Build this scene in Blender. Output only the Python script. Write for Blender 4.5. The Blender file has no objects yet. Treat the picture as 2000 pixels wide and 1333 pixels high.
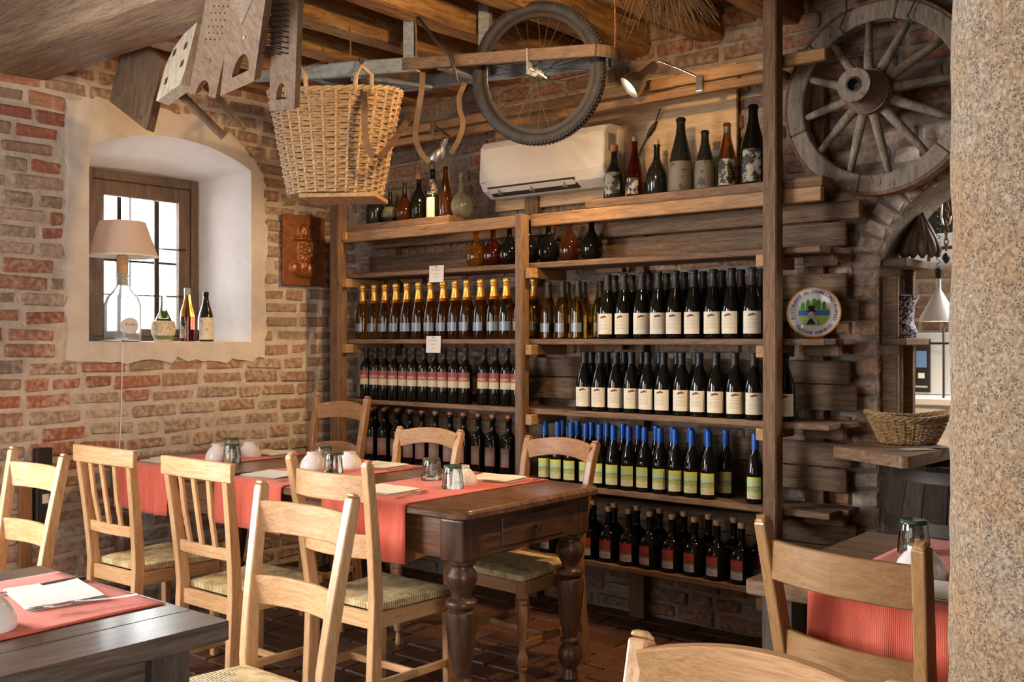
import bpy, bmesh, math, random
from mathutils import Vector, Matrix
random.seed(7)
scene = bpy.context.scene
COL = scene.collection
PI = math.pi
R = math.radians

# ------------------------------------------------------------------ camera
F = 2000.0                                   # focal length in pixels of the 2000 px wide frame
YAW = R(39.5)
CAM = Vector((4.95, -4.45, 1.40))
cam_data = bpy.data.cameras.new('camera')
cam_data.sensor_width = 36.0
cam_data.lens = 36.0
cam_data.clip_start = 0.05
cam = bpy.data.objects.new('camera', cam_data)
COL.objects.link(cam)
cam.location = CAM
cam.rotation_euler = (PI / 2, 0, YAW)
scene.camera = cam

# ------------------------------------------------------------------ exposure and sky
scene.view_settings.view_transform = 'Standard'
scene.view_settings.look = 'None'
scene.view_settings.gamma = 1.0
scene.view_settings.use_curve_mapping = False
scene.view_settings.exposure = 0.0
# fewer light bounces: the room is dim wood and brick
scene.cycles.max_bounces = 6
scene.cycles.diffuse_bounces = 3
scene.cycles.glossy_bounces = 3
scene.cycles.transmission_bounces = 6
scene.cycles.caustics_reflective = False
scene.cycles.use_light_tree = False
world = bpy.data.worlds.new('sky')
scene.world = world
world.use_nodes = True
bg = world.node_tree.nodes['Background']
bg.inputs['Color'].default_value = (0.93, 0.97, 1.0, 1)
bg.inputs['Strength'].default_value = 2.2


def area_light(name, loc, aim, sx, sy, power, col=(1, 1, 1), spread=180):
    d = bpy.data.lights.new(name, 'AREA')
    d.shape = 'RECTANGLE'
    d.size, d.size_y, d.energy, d.color = sx, sy, power, col
    d.spread = R(spread)
    o = bpy.data.objects.new(name, d)
    COL.objects.link(o)
    o.location = loc
    o.rotation_euler = (Vector(aim) - Vector(loc)).to_track_quat('-Z', 'Y').to_euler()
    return o


def spot_light(name, loc, direction, power, angle, col=(1.0, 0.62, 0.27), blend=0.5, size=0.03):
    d = bpy.data.lights.new(name, 'SPOT')
    d.energy, d.color, d.spot_size, d.spot_blend, d.shadow_soft_size = power, col, R(angle), blend, size
    o = bpy.data.objects.new(name, d)
    COL.objects.link(o)
    o.location = loc
    o.rotation_euler = Vector(direction).to_track_quat('-Z', 'Y').to_euler()
    return o


WARM = (1.0, 0.66, 0.32)
# daylight through the glazed front behind the camera, through the small window, and in the kitchen
area_light('daylight_front', (1.9, -7.85, 1.75), (1.6, 0, 1.1), 2.6, 2.0, 58, (1.0, 0.95, 0.88))
area_light('added_light_right', (7.9, -4.9, 1.7), (0, -1.6, 1.3), 2.2, 1.8, 120, (1.0, 0.96, 0.92))  # added light to brighten the left wall; no such window is known
area_light('daylight_side', (0.04, -4.35, 1.62), (3.0, -3.2, 0.45), 1.4, 1.6, 165, (1.0, 0.97, 0.94), 130)
area_light('daylight_window', (-0.72, -1.27, 1.85), (3.0, -1.3, 0.9), 0.6, 0.85, 34, (0.95, 0.98, 1.0))
area_light('kitchen_light', (4.3, 1.3, 2.5), (4.3, 1.4, 0), 1.2, 0.8, 75, (1.0, 0.93, 0.85))


# ------------------------------------------------------------------ helpers: points
FWD = Vector((-math.sin(YAW), math.cos(YAW), 0))
RGT = Vector((math.cos(YAW), math.sin(YAW), 0))


def ray(px, py):
    return FWD + RGT * ((px - 1000) / F) + Vector((0, 0, (666.5 - py) / F))


def at(px, py, d):
    return CAM + ray(px, py) * d


def onx(px, py, X):
    r = ray(px, py)
    return CAM + r * ((X - CAM.x) / r.x)


def ony(px, py, Y):
    r = ray(px, py)
    return CAM + r * ((Y - CAM.y) / r.y)


def onz(px, py, Z):
    r = ray(px, py)
    return CAM + r * ((Z - CAM.z) / r.z)


def pix(p):
    v = Vector(p) - CAM
    d = v.dot(FWD)
    if d < 0.1:
        return (-9999, -9999, d)
    return (1000 + F * v.dot(RGT) / d, 666.5 - F * v.z / d, d)


def in_view(p, m=60):
    x, y, d = pix(p)
    return d > 0.2 and -m < x < 2000 + m and -m < y < 1333 + m


def ordn(i):
    return ['first', 'second', 'third', 'fourth', 'fifth', 'sixth', 'seventh', 'eighth', 'ninth', 'tenth', 'eleventh',
            'twelfth', 'thirteenth', 'fourteenth', 'fifteenth', 'sixteenth', 'seventeenth', 'eighteenth'][i]


# ------------------------------------------------------------------ helpers: meshes
class MB:
    def __init__(s):
        s.v = []
        s.f = []

    def add(s, verts, faces):
        n = len(s.v)
        s.v += [Vector(v) for v in verts]
        s.f += [tuple(i + n for i in f) for f in faces]
        return s

    def hexa(s, p):
        return s.add(p, [(3, 2, 1, 0), (4, 5, 6, 7), (0, 1, 5, 4), (1, 2, 6, 5), (2, 3, 7, 6), (3, 0, 4, 7)])

    def box(s, x0, x1, y0, y1, z0, z1):
        return s.hexa([(x0, y0, z0), (x1, y0, z0), (x1, y1, z0), (x0, y1, z0), (x0, y0, z1), (x1, y0, z1), (x1, y1, z1), (x0, y1, z1)])

    def loft(s, rings, cap=True, closed=False):
        n = len(rings[0])
        base = len(s.v)
        for r in rings:
            s.v += [Vector(p) for p in r]
        m = len(rings)
        for i in range(m if closed else m - 1):
            a = base + i * n
            b = base + ((i + 1) % m) * n
            for j in range(n):
                k = (j + 1) % n
                s.f.append((a + j, a + k, b + k, b + j))
        if cap and not closed:
            s.f.append(tuple(base + j for j in reversed(range(n))))
            s.f.append(tuple(base + (m - 1) * n + j for j in range(n)))
        return s

    def _frames(s, pts, closed, up):
        pts = [Vector(p) for p in pts]
        n = len(pts)
        out = []
        prev = None
        for i, p in enumerate(pts):
            if closed:
                t = pts[(i + 1) % n] - pts[i - 1]
            else:
                t = pts[min(i + 1, n - 1)] - pts[max(i - 1, 0)]
            if t.length < 1e-9:
                t = Vector((0, 0, 1))
            t.normalize()
            u = Vector(up) if up is not None else (prev if prev is not None else (Vector((0, 0, 1)) if abs(t.z) < .9 else Vector((1, 0, 0))))
            side = t.cross(u)
            if side.length < 1e-6:
                side = t.cross(Vector((0.3, 1, 0.2)))
            side.normalize()
            u = side.cross(t).normalized()
            prev = u
            out.append((p, side, u))
        return out

    def tube(s, pts, r, n=6, closed=False, up=None):
        fr = s._frames(pts, closed, up)
        rings = []
        for i, (p, a, b) in enumerate(fr):
            rr = r[i] if isinstance(r, (list, tuple)) else r
            rings.append([p + a * (rr * math.cos(2 * PI * k / n)) + b * (rr * math.sin(2 * PI * k / n)) for k in range(n)])
        return s.loft(rings, True, closed)

    def bar(s, pts, w, h, up=(0, 0, 1), closed=False):
        """rectangular section along a path; w across, h along up; w and h may be lists"""
        fr = s._frames(pts, closed, up)
        rings = []
        for i, (p, a, b) in enumerate(fr):
            ww = (w[i] if isinstance(w, (list, tuple)) else w) / 2
            hh = (h[i] if isinstance(h, (list, tuple)) else h) / 2
            rings.append([p - a * ww - b * hh, p + a * ww - b * hh, p + a * ww + b * hh, p - a * ww + b * hh])
        return s.loft(rings, True, closed)

    def lathe(s, prof, n=20, c=(0, 0, 0)):
        c = Vector(c)
        base = len(s.v)
        idx = []
        for (r, z) in prof:
            if r < 1e-6:
                idx.append([len(s.v)] * n)
                s.v.append(c + Vector((0, 0, z)))
            else:
                idx.append(list(range(len(s.v), len(s.v) + n)))
                s.v += [c + Vector((r * math.cos(2 * PI * k / n), r * math.sin(2 * PI * k / n), z)) for k in range(n)]
        for i in range(len(prof) - 1):
            for j in range(n):
                k = (j + 1) % n
                f = [idx[i][j], idx[i][k], idx[i + 1][k], idx[i + 1][j]]
                g = []
                for q in f:
                    if q not in g:
                        g.append(q)
                if len(g) > 2:
                    s.f.append(tuple(g))
        return s

    def grid(s, fn, nu, nv):
        base = len(s.v)
        for i in range(nu + 1):
            for j in range(nv + 1):
                s.v.append(Vector(fn(i / nu, j / nv)))
        for i in range(nu):
            for j in range(nv):
                a = base + i * (nv + 1) + j
                s.f.append((a, a + nv + 1, a + nv + 2, a + 1))
        return s

    def merge(s, o, fn=None):
        return s.add([fn(v) if fn else v for v in o.v], o.f)

    def xf(s, M):
        s.v = [M @ v for v in s.v]
        return s

    def map(s, fn):
        s.v = [Vector(fn(v)) for v in s.v]
        return s

    def mesh(s, name, mat, smooth=False):
        me = bpy.data.meshes.new(name)
        me.from_pydata([tuple(v) for v in s.v], [], s.f)
        me.update()
        bm = bmesh.new()
        bm.from_mesh(me)
        bmesh.ops.recalc_face_normals(bm, faces=bm.faces)
        bm.to_mesh(me)
        bm.free()
        if mat is not None:
            me.materials.append(mat)
        if smooth:
            me.polygons.foreach_set('use_smooth', [True] * len(me.polygons))
            if smooth is not True:
                sharpen(me, smooth)
        return me

    def build(s, name, mat, parent=None, smooth=False, bevel=0, seg=1, solid=0):
        off = Vector((0, 0, 0))
        if parent is None and s.v:
            xs = [v.x for v in s.v]
            ys = [v.y for v in s.v]
            off = Vector(((min(xs) + max(xs)) / 2, (min(ys) + max(ys)) / 2, min(v.z for v in s.v)))
            s.v = [v - off for v in s.v]
        o = bpy.data.objects.new(name, s.mesh(name, mat, smooth))
        COL.objects.link(o)
        if parent is not None:
            o.parent = parent
        else:
            o.location = off
        finish(o, bevel, seg, solid)
        return o


def sharpen(me, ang):
    bm = bmesh.new()
    bm.from_mesh(me)
    for e in bm.edges:
        if len(e.link_faces) == 2 and e.calc_face_angle(0) > R(ang):
            e.smooth = False
    bm.to_mesh(me)
    bm.free()


def finish(o, bevel=0, seg=1, solid=0):
    if solid:
        m = o.modifiers.new('solid', 'SOLIDIFY')
        m.thickness = solid
        m.offset = 0
    if bevel:
        m = o.modifiers.new('bevel', 'BEVEL')
        m.width = bevel
        m.segments = seg
        m.limit_method = 'ANGLE'
        m.angle_limit = R(40)
    return o


def place(name, me, parent=None, loc=(0, 0, 0), rot=(0, 0, 0), scale=(1, 1, 1)):
    o = bpy.data.objects.new(name, me)
    COL.objects.link(o)
    o.parent = parent
    o.location, o.rotation_euler, o.scale = loc, rot, scale
    return o


def tag(o, label=None, cat=None, group=None, kind=None):
    if label:
        o['label'] = label
    if cat:
        o['category'] = cat
    if group:
        o['group'] = group
    if kind:
        o['kind'] = kind
    return o


def thing(name, label, cat, loc=(0, 0, 0), rotz=0.0, group=None, kind=None):
    o = bpy.data.objects.new(name, None)
    o.empty_display_size = 0.05
    COL.objects.link(o)
    o.location = loc
    o.rotation_euler = (0, 0, rotz)
    return tag(o, label, cat, group, kind)


def copy_tree(o, parent=None, label=None, group=None):
    c = o.copy()
    COL.objects.link(c)
    c.parent = parent
    if label:
        c['label'] = label
    if group:
        c['group'] = group
    for ch in list(o.children):
        copy_tree(ch, c)
    return c


def curve_mesh(cu):
    ob = bpy.data.objects.new('temporary_shape', cu)
    COL.objects.link(ob)
    dg = bpy.context.evaluated_depsgraph_get()
    me = bpy.data.meshes.new_from_object(ob.evaluated_get(dg))
    v = [x.co.copy() for x in me.vertices]
    f = [tuple(p.vertices) for p in me.polygons]
    bpy.data.objects.remove(ob)
    bpy.data.curves.remove(cu)
    bpy.data.meshes.remove(me)
    return MB().add(v, f)


def extruded(loops, depth):
    """2D outlines (first outer, then holes) -> solid of the given depth, centred on z = 0"""
    cu = bpy.data.curves.new('outline', 'CURVE')
    cu.dimensions = '2D'
    cu.fill_mode = 'BOTH'
    cu.extrude = depth / 2
    for lp in loops:
        sp = cu.splines.new('POLY')
        sp.points.add(len(lp) - 1)
        for p, q in zip(sp.points, lp):
            p.co = (q[0], q[1], 0, 1)
        sp.use_cyclic_u = True
    return curve_mesh(cu)


_glyphs = {}


def text(body, size, align='CENTER'):
    cu = bpy.data.curves.new('lettering', 'FONT')
    cu.body = body
    cu.size = size
    cu.align_x = align
    cu.align_y = 'CENTER'
    cu.resolution_u = 2
    return curve_mesh(cu)


def arc_pts(n, a0, a1):
    return [a0 + (a1 - a0) * i / n for i in range(n + 1)]


def flat_poly(pts):
    return MB().add([(p[0], p[1], p[2] if len(p) > 2 else 0) for p in pts], [tuple(range(len(pts)))])


# ------------------------------------------------------------------ materials
def new_mat(name):
    m = bpy.data.materials.new(name)
    m.use_nodes = True
    nt = m.node_tree
    return m, nt, nt.nodes['Principled BSDF']


def node(nt, typ, **kw):
    n = nt.nodes.new(typ)
    for k, v in kw.items():
        setattr(n, k, v)
    return n


def plain(name, col, rough=0.5, metal=0.0, trans=0.0, ior=1.45, emit=0.0, coat=0.0, noise=0.0, nscale=30.0, bump=0.0, spec=0.5):
    m, nt, b = new_mat(name)
    b.inputs['Base Color'].default_value = (*col, 1)
    b.inputs['Roughness'].default_value = rough
    b.inputs['Metallic'].default_value = metal
    b.inputs['Transmission Weight'].default_value = trans
    b.inputs['IOR'].default_value = ior
    b.inputs['Coat Weight'].default_value = coat
    b.inputs['Specular IOR Level'].default_value = spec
    if emit:
        b.inputs['Emission Color'].default_value = (*col, 1)
        b.inputs['Emission Strength'].default_value = emit
    if noise or bump:
        tc = node(nt, 'ShaderNodeTexCoord')
        nz = node(nt, 'ShaderNodeTexNoise')
        nz.inputs['Scale'].default_value = nscale
        nz.inputs['Detail'].default_value = 5
        nt.links.new(tc.outputs['Object'], nz.inputs['Vector'])
        if noise:
            r = node(nt, 'ShaderNodeValToRGB')
            r.color_ramp.elements[0].position = .3
            r.color_ramp.elements[1].position = .7
            r.color_ramp.elements[0].color = (*[c * (1 - noise) for c in col], 1)
            r.color_ramp.elements[1].color = (*[min(1, c * (1 + noise)) for c in col], 1)
            nt.links.new(nz.outputs['Fac'], r.inputs['Fac'])
            nt.links.new(r.outputs['Color'], b.inputs['Base Color'])
        if bump:
            bp = node(nt, 'ShaderNodeBump')
            bp.inputs['Strength'].default_value = bump
            bp.inputs['Distance'].default_value = 0.004
            nt.links.new(nz.outputs['Fac'], bp.inputs['Height'])
            nt.links.new(bp.outputs['Normal'], b.inputs['Normal'])
    return m


def ramp(nt, stops):
    r = node(nt, 'ShaderNodeValToRGB')
    el = r.color_ramp.elements
    while len(el) < len(stops):
        el.new(0.5)
    for e, (p, c) in zip(el, stops):
        e.position = p
        e.color = (*c, 1)
    return r


def math_node(nt, op, a=None, b=None, c=None):
    n = node(nt, 'ShaderNodeMath', operation=op)
    for i, x in enumerate((a, b, c)):
        if x is None:
            continue
        if isinstance(x, (int, float)):
            n.inputs[i].default_value = x
        else:
            nt.links.new(x, n.inputs[i])
    return n.outputs[0]


def mix_col(nt, fac, a, b, mode='MIX'):
    n = node(nt, 'ShaderNodeMix', data_type='RGBA', blend_type=mode)
    for i, x in ((0, fac), (6, a), (7, b)):
        if isinstance(x, (int, float)):
            n.inputs[i].default_value = x
        elif isinstance(x, tuple):
            n.inputs[i].default_value = (*x, 1)
        else:
            nt.links.new(x, n.inputs[i])
    return n.outputs[2]


def wood(name, dark, mid, light, axis='X', scale=1.0, rough=0.55, bump=0.35, vary=0.25, stretch=9.0, crack=0.0, coat=0.0):
    m, nt, b = new_mat(name)
    tc = node(nt, 'ShaderNodeTexCoord')
    oi = node(nt, 'ShaderNodeObjectInfo')
    off = node(nt, 'ShaderNodeVectorMath', operation='SCALE')
    off.inputs[0].default_value = (7.3, 11.1, 5.7)
    nt.links.new(oi.outputs['Random'], off.inputs['Scale'])
    ad = node(nt, 'ShaderNodeVectorMath', operation='ADD')
    nt.links.new(tc.outputs['Object'], ad.inputs[0])
    nt.links.new(off.outputs[0], ad.inputs[1])
    mp = node(nt, 'ShaderNodeMapping')
    k = {'X': (1, stretch, stretch), 'Y': (stretch, 1, stretch), 'Z': (stretch, stretch, 1)}[axis]
    mp.inputs['Scale'].default_value = tuple(scale * q * 2.2 for q in k)
    nt.links.new(ad.outputs[0], mp.inputs['Vector'])
    n1 = node(nt, 'ShaderNodeTexNoise')
    n1.inputs['Scale'].default_value = 1.6
    n1.inputs['Detail'].default_value = 7
    n1.inputs['Roughness'].default_value = .62
    n1.inputs['Distortion'].default_value = .6
    nt.links.new(mp.outputs['Vector'], n1.inputs['Vector'])
    n2 = node(nt, 'ShaderNodeTexNoise')
    n2.inputs['Scale'].default_value = 7.0
    n2.inputs['Detail'].default_value = 4
    nt.links.new(mp.outputs['Vector'], n2.inputs['Vector'])
    r = ramp(nt, [(.28, dark), (.5, mid), (.74, light)])
    nt.links.new(n1.outputs['Fac'], r.inputs['Fac'])
    fine = ramp(nt, [(.32, (.55, .52, .5)), (.6, (1, 1, 1))])
    nt.links.new(n2.outputs['Fac'], fine.inputs['Fac'])
    c = mix_col(nt, .55, r.outputs['Color'], fine.outputs['Color'], 'MULTIPLY')
    val = math_node(nt, 'MULTIPLY_ADD', oi.outputs['Random'], 2 * vary, 1 - vary)
    hs = node(nt, 'ShaderNodeHueSaturation')
    nt.links.new(val, hs.inputs['Value'])
    nt.links.new(c, hs.inputs['Color'])
    out = hs.outputs['Color']
    h = n2.outputs['Fac']
    if crack:
        n3 = node(nt, 'ShaderNodeTexNoise')
        n3.inputs['Scale'].default_value = 1.1
        n3.inputs['Detail'].default_value = 3
        n3.inputs['Distortion'].default_value = 1.2
        nt.links.new(mp.outputs['Vector'], n3.inputs['Vector'])
        d = math_node(nt, 'ABSOLUTE', math_node(nt, 'SUBTRACT', n3.outputs['Fac'], .5))
        cr = math_node(nt, 'LESS_THAN', d, .006 * crack)
        out = mix_col(nt, math_node(nt, 'MULTIPLY', cr, .75), out, (.03, .018, .01))
        h = math_node(nt, 'SUBTRACT', h, cr)
    nt.links.new(out, b.inputs['Base Color'])
    bp = node(nt, 'ShaderNodeBump')
    bp.inputs['Strength'].default_value = bump
    bp.inputs['Distance'].default_value = .003
    nt.links.new(h, bp.inputs['Height'])
    nt.links.new(bp.outputs['Normal'], b.inputs['Normal'])
    b.inputs['Roughness'].default_value = rough
    b.inputs['Coat Weight'].default_value = coat
    b.inputs['Coat Roughness'].default_value = .15
    return m


def masonry(name, stops, wash_col, wash_lo, wash_hi, rough=.9, bump=.6, nscale=9.0, wash_z=None, stain=(.05, .035, .03), stain_amt=.35, drift=None):
    """fired clay: own colour for each piece, blotched, with remains of lime wash"""
    m, nt, b = new_mat(name)
    oi = node(nt, 'ShaderNodeObjectInfo')
    ge = node(nt, 'ShaderNodeNewGeometry')
    rnd = math_node(nt, 'FRACT', math_node(nt, 'ADD', oi.outputs['Random'], ge.outputs['Random Per Island']))
    r = ramp(nt, stops)
    nt.links.new(rnd, r.inputs['Fac'])
    n1 = node(nt, 'ShaderNodeTexNoise')
    n1.inputs['Scale'].default_value = nscale
    n1.inputs['Detail'].default_value = 8
    n1.inputs['Roughness'].default_value = .7
    nt.links.new(ge.outputs['Position'], n1.inputs['Vector'])
    n2 = node(nt, 'ShaderNodeTexNoise')
    n2.inputs['Scale'].default_value = nscale * 4.2
    n2.inputs['Detail'].default_value = 6
    nt.links.new(ge.outputs['Position'], n2.inputs['Vector'])
    n3 = node(nt, 'ShaderNodeTexNoise')
    n3.inputs['Scale'].default_value = 1.7
    n3.inputs['Detail'].default_value = 2
    nt.links.new(ge.outputs['Position'], n3.inputs['Vector'])
    blot = ramp(nt, [(.3, (.55, .5, .48)), (.62, (1.12, 1.1, 1.08))])
    nt.links.new(n2.outputs['Fac'], blot.inputs['Fac'])
    c = mix_col(nt, .7, r.outputs['Color'], blot.outputs['Color'], 'MULTIPLY')
    if drift:
        sq = node(nt, 'ShaderNodeSeparateXYZ')
        nt.links.new(ge.outputs['Position'], sq.inputs[0])
        dr_ = node(nt, 'ShaderNodeMapRange')
        dr_.inputs['From Min'].default_value, dr_.inputs['From Max'].default_value = drift[0]
        dr_.inputs['To Max'].default_value = .6
        nt.links.new(sq.outputs['Y'], dr_.inputs['Value'])
        c = mix_col(nt, dr_.outputs['Result'], c, mix_col(nt, .7, drift[1], blot.outputs['Color'], 'MULTIPLY'))
    st = node(nt, 'ShaderNodeMapRange')
    st.inputs['From Min'].default_value = .56
    st.inputs['From Max'].default_value = .72
    st.inputs['To Max'].default_value = stain_amt
    nt.links.new(n1.outputs['Fac'], st.inputs['Value'])
    c = mix_col(nt, st.outputs['Result'], c, stain)
    v = math_node(nt, 'ADD', n2.outputs['Fac'], math_node(nt, 'MULTIPLY', math_node(nt, 'SUBTRACT', n3.outputs['Fac'], .5), .9))
    if wash_z:
        sp = node(nt, 'ShaderNodeSeparateXYZ')
        nt.links.new(ge.outputs['Position'], sp.inputs[0])
        hi = node(nt, 'ShaderNodeMapRange')
        hi.inputs['From Min'].default_value = wash_z[0]
        hi.inputs['From Max'].default_value = wash_z[1]
        hi.inputs['To Min'].default_value = wash_z[2]
        hi.inputs['To Max'].default_value = wash_z[3]
        nt.links.new(sp.outputs['Z'], hi.inputs['Value'])
        v = math_node(nt, 'ADD', v, hi.outputs['Result'])
    wa = node(nt, 'ShaderNodeMapRange')
    wa.inputs['From Min'].default_value = wash_lo
    wa.inputs['From Max'].default_value = wash_hi
    wa.inputs['To Max'].default_value = .85
    nt.links.new(v, wa.inputs['Value'])
    c = mix_col(nt, wa.outputs['Result'], c, wash_col)
    nt.links.new(c, b.inputs['Base Color'])
    bp = node(nt, 'ShaderNodeBump')
    bp.inputs['Strength'].default_value = bump
    bp.inputs['Distance'].default_value = .006
    nt.links.new(n2.outputs['Fac'], bp.inputs['Height'])
    nt.links.new(bp.outputs['Normal'], b.inputs['Normal'])
    b.inputs['Roughness'].default_value = rough
    return m


def pos_noise(name, stops, scale, rough=.9, bump=.5, dist=.006, detail=8, coord='Position'):
    m, nt, b = new_mat(name)
    if coord == 'Position':
        src = node(nt, 'ShaderNodeNewGeometry').outputs['Position']
    else:
        src = node(nt, 'ShaderNodeTexCoord').outputs[coord]
    n1 = node(nt, 'ShaderNodeTexNoise')
    n1.inputs['Scale'].default_value = scale
    n1.inputs['Detail'].default_value = detail
    n1.inputs['Roughness'].default_value = .65
    nt.links.new(src, n1.inputs['Vector'])
    r = ramp(nt, stops)
    nt.links.new(n1.outputs['Fac'], r.inputs['Fac'])
    nt.links.new(r.outputs['Color'], b.inputs['Base Color'])
    n2 = node(nt, 'ShaderNodeTexNoise')
    n2.inputs['Scale'].default_value = scale * 3
    n2.inputs['Detail'].default_value = 6
    nt.links.new(src, n2.inputs['Vector'])
    bp = node(nt, 'ShaderNodeBump')
    bp.inputs['Strength'].default_value = bump
    bp.inputs['Distance'].default_value = dist
    nt.links.new(n2.outputs['Fac'], bp.inputs['Height'])
    nt.links.new(bp.outputs['Normal'], b.inputs['Normal'])
    b.inputs['Roughness'].default_value = rough
    return m


def woven(name, col, col2, scale=420.0, rough=.9, bump=.5):
    m, nt, b = new_mat(name)
    tc = node(nt, 'ShaderNodeTexCoord')
    w1 = node(nt, 'ShaderNodeTexWave', wave_type='BANDS', bands_direction='X')
    w1.inputs['Scale'].default_value = scale / 6.28
    w1.inputs['Distortion'].default_value = 1.5
    w2 = node(nt, 'ShaderNodeTexWave', wave_type='BANDS', bands_direction='Y')
    w2.inputs['Scale'].default_value = scale / 6.28
    w2.inputs['Distortion'].default_value = 1.5
    nz = node(nt, 'ShaderNodeTexNoise')
    nz.inputs['Scale'].default_value = 40
    nz.inputs['Detail'].default_value = 6
    mp = node(nt, 'ShaderNodeMapping')
    mp.inputs['Scale'].default_value = (1, 1, .15)
    nt.links.new(tc.outputs['Object'], mp.inputs['Vector'])
    nt.links.new(mp.outputs['Vector'], nz.inputs['Vector'])
    for w in (w1, w2):
        nt.links.new(tc.outputs['Object'], w.inputs['Vector'])
    f = math_node(nt, 'ADD', math_node(nt, 'MULTIPLY', w1.outputs['Fac'], .3), math_node(nt, 'MULTIPLY', nz.outputs['Fac'], .9))
    r = ramp(nt, [(.3, col), (.85, col2)])
    nt.links.new(f, r.inputs['Fac'])
    nt.links.new(r.outputs['Color'], b.inputs['Base Color'])
    h = math_node(nt, 'ADD', w1.outputs['Fac'], w2.outputs['Fac'])
    bp = node(nt, 'ShaderNodeBump')
    bp.inputs['Strength'].default_value = bump
    bp.inputs['Distance'].default_value = .001
    nt.links.new(h, bp.inputs['Height'])
    nt.links.new(bp.outputs['Normal'], b.inputs['Normal'])
    b.inputs['Roughness'].default_value = rough
    b.inputs['Sheen Weight'].default_value = .2
    return m


def rush_mat():
    m, nt, b = new_mat('rush')
    tc = node(nt, 'ShaderNodeTexCoord')
    sp = node(nt, 'ShaderNodeSeparateXYZ')
    nt.links.new(tc.outputs['Object'], sp.inputs[0])
    ax = math_node(nt, 'ABSOLUTE', sp.outputs['X'])
    ay = math_node(nt, 'ABSOLUTE', sp.outputs['Y'])
    side = math_node(nt, 'GREATER_THAN', ax, ay)
    # strands run across each of the four triangles, parallel to the rail they wrap
    d = math_node(nt, 'ADD', math_node(nt, 'MULTIPLY', side, sp.outputs['Y']), math_node(nt, 'MULTIPLY', math_node(nt, 'SUBTRACT', 1.0, side), sp.outputs['X']))
    nz = node(nt, 'ShaderNodeTexNoise')
    nz.inputs['Scale'].default_value = 24
    nz.inputs['Detail'].default_value = 5
    nt.links.new(tc.outputs['Object'], nz.inputs['Vector'])
    s = math_node(nt, 'SINE', math_node(nt, 'ADD', math_node(nt, 'MULTIPLY', d, 760.0), math_node(nt, 'MULTIPLY', nz.outputs['Fac'], 5.0)))
    f = math_node(nt, 'ADD', math_node(nt, 'MULTIPLY', s, .17), nz.outputs['Fac'])
    r = ramp(nt, [(.28, (.32, .20, .065)), (.5, (.68, .52, .25)), (.75, (.84, .74, .48))])
    nt.links.new(f, r.inputs['Fac'])
    nt.links.new(r.outputs['Color'], b.inputs['Base Color'])
    bp = node(nt, 'ShaderNodeBump')
    bp.inputs['Strength'].default_value = .7
    bp.inputs['Distance'].default_value = .003
    nt.links.new(s, bp.inputs['Height'])
    nt.links.new(bp.outputs['Normal'], b.inputs['Normal'])
    b.inputs['Roughness'].default_value = .65
    return m


def granite_mat():
    m, nt, b = new_mat('granite')
    ge = node(nt, 'ShaderNodeNewGeometry')
    n1 = node(nt, 'ShaderNodeTexNoise')
    n1.inputs['Scale'].default_value = 150
    n1.inputs['Detail'].default_value = 4
    n2 = node(nt, 'ShaderNodeTexNoise')
    n2.inputs['Scale'].default_value = 5
    n2.inputs['Detail'].default_value = 5
    vo = node(nt, 'ShaderNodeTexVoronoi')
    vo.inputs['Scale'].default_value = 250
    n4 = node(nt, 'ShaderNodeTexNoise')
    n4.inputs['Scale'].default_value = 60
    n4.inputs['Detail'].default_value = 3
    for n in (n1, n2, vo, n4):
        nt.links.new(ge.outputs['Position'], n.inputs['Vector'])
    r = ramp(nt, [(.3, (.17, .13, .09)), (.5, (.295, .23, .165)), (.72, (.45, .385, .31))])
    nt.links.new(n1.outputs['Fac'], r.inputs['Fac'])
    iron = ramp(nt, [(.42, (1, 1, 1)), (.66, (1.0, .78, .52))])
    nt.links.new(n2.outputs['Fac'], iron.inputs['Fac'])
    c = mix_col(nt, .8, r.outputs['Color'], iron.outputs['Color'], 'MULTIPLY')
    spk = math_node(nt, 'MULTIPLY', math_node(nt, 'LESS_THAN', vo.outputs['Distance'], .40), math_node(nt, 'GREATER_THAN', n4.outputs['Fac'], .50))
    c = mix_col(nt, math_node(nt, 'MULTIPLY', spk, .8), c, (.05, .045, .045))
    nt.links.new(c, b.inputs['Base Color'])
    bp = node(nt, 'ShaderNodeBump')
    bp.inputs['Strength'].default_value = .7
    bp.inputs['Distance'].default_value = .004
    nt.links.new(n1.outputs['Fac'], bp.inputs['Height'])
    nt.links.new(bp.outputs['Normal'], b.inputs['Normal'])
    b.inputs['Roughness'].default_value = .85
    return m


def worn_label(name, paper, under, thr=.5, scale=38.0):
    """old paper label, partly worn off the glass"""
    m, nt, b = new_mat(name)
    tc = node(nt, 'ShaderNodeTexCoord')
    oi = node(nt, 'ShaderNodeObjectInfo')
    off = node(nt, 'ShaderNodeVectorMath', operation='SCALE')
    off.inputs[0].default_value = (3.1, 2.3, 4.7)
    nt.links.new(oi.outputs['Random'], off.inputs['Scale'])
    ad = node(nt, 'ShaderNodeVectorMath', operation='ADD')
    nt.links.new(tc.outputs['Object'], ad.inputs[0])
    nt.links.new(off.outputs[0], ad.inputs[1])
    nz = node(nt, 'ShaderNodeTexNoise')
    nz.inputs['Scale'].default_value = scale
    nz.inputs['Detail'].default_value = 6
    nz.inputs['Roughness'].default_value = .7
    nt.links.new(ad.outputs[0], nz.inputs['Vector'])
    r = ramp(nt, [(thr - .05, under), (thr, paper), (thr + .2, tuple(min(1, c * 1.15) for c in paper))])
    nt.links.new(nz.outputs['Fac'], r.inputs['Fac'])
    nt.links.new(r.outputs['Color'], b.inputs['Base Color'])
    b.inputs['Roughness'].default_value = .6
    return m


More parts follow.
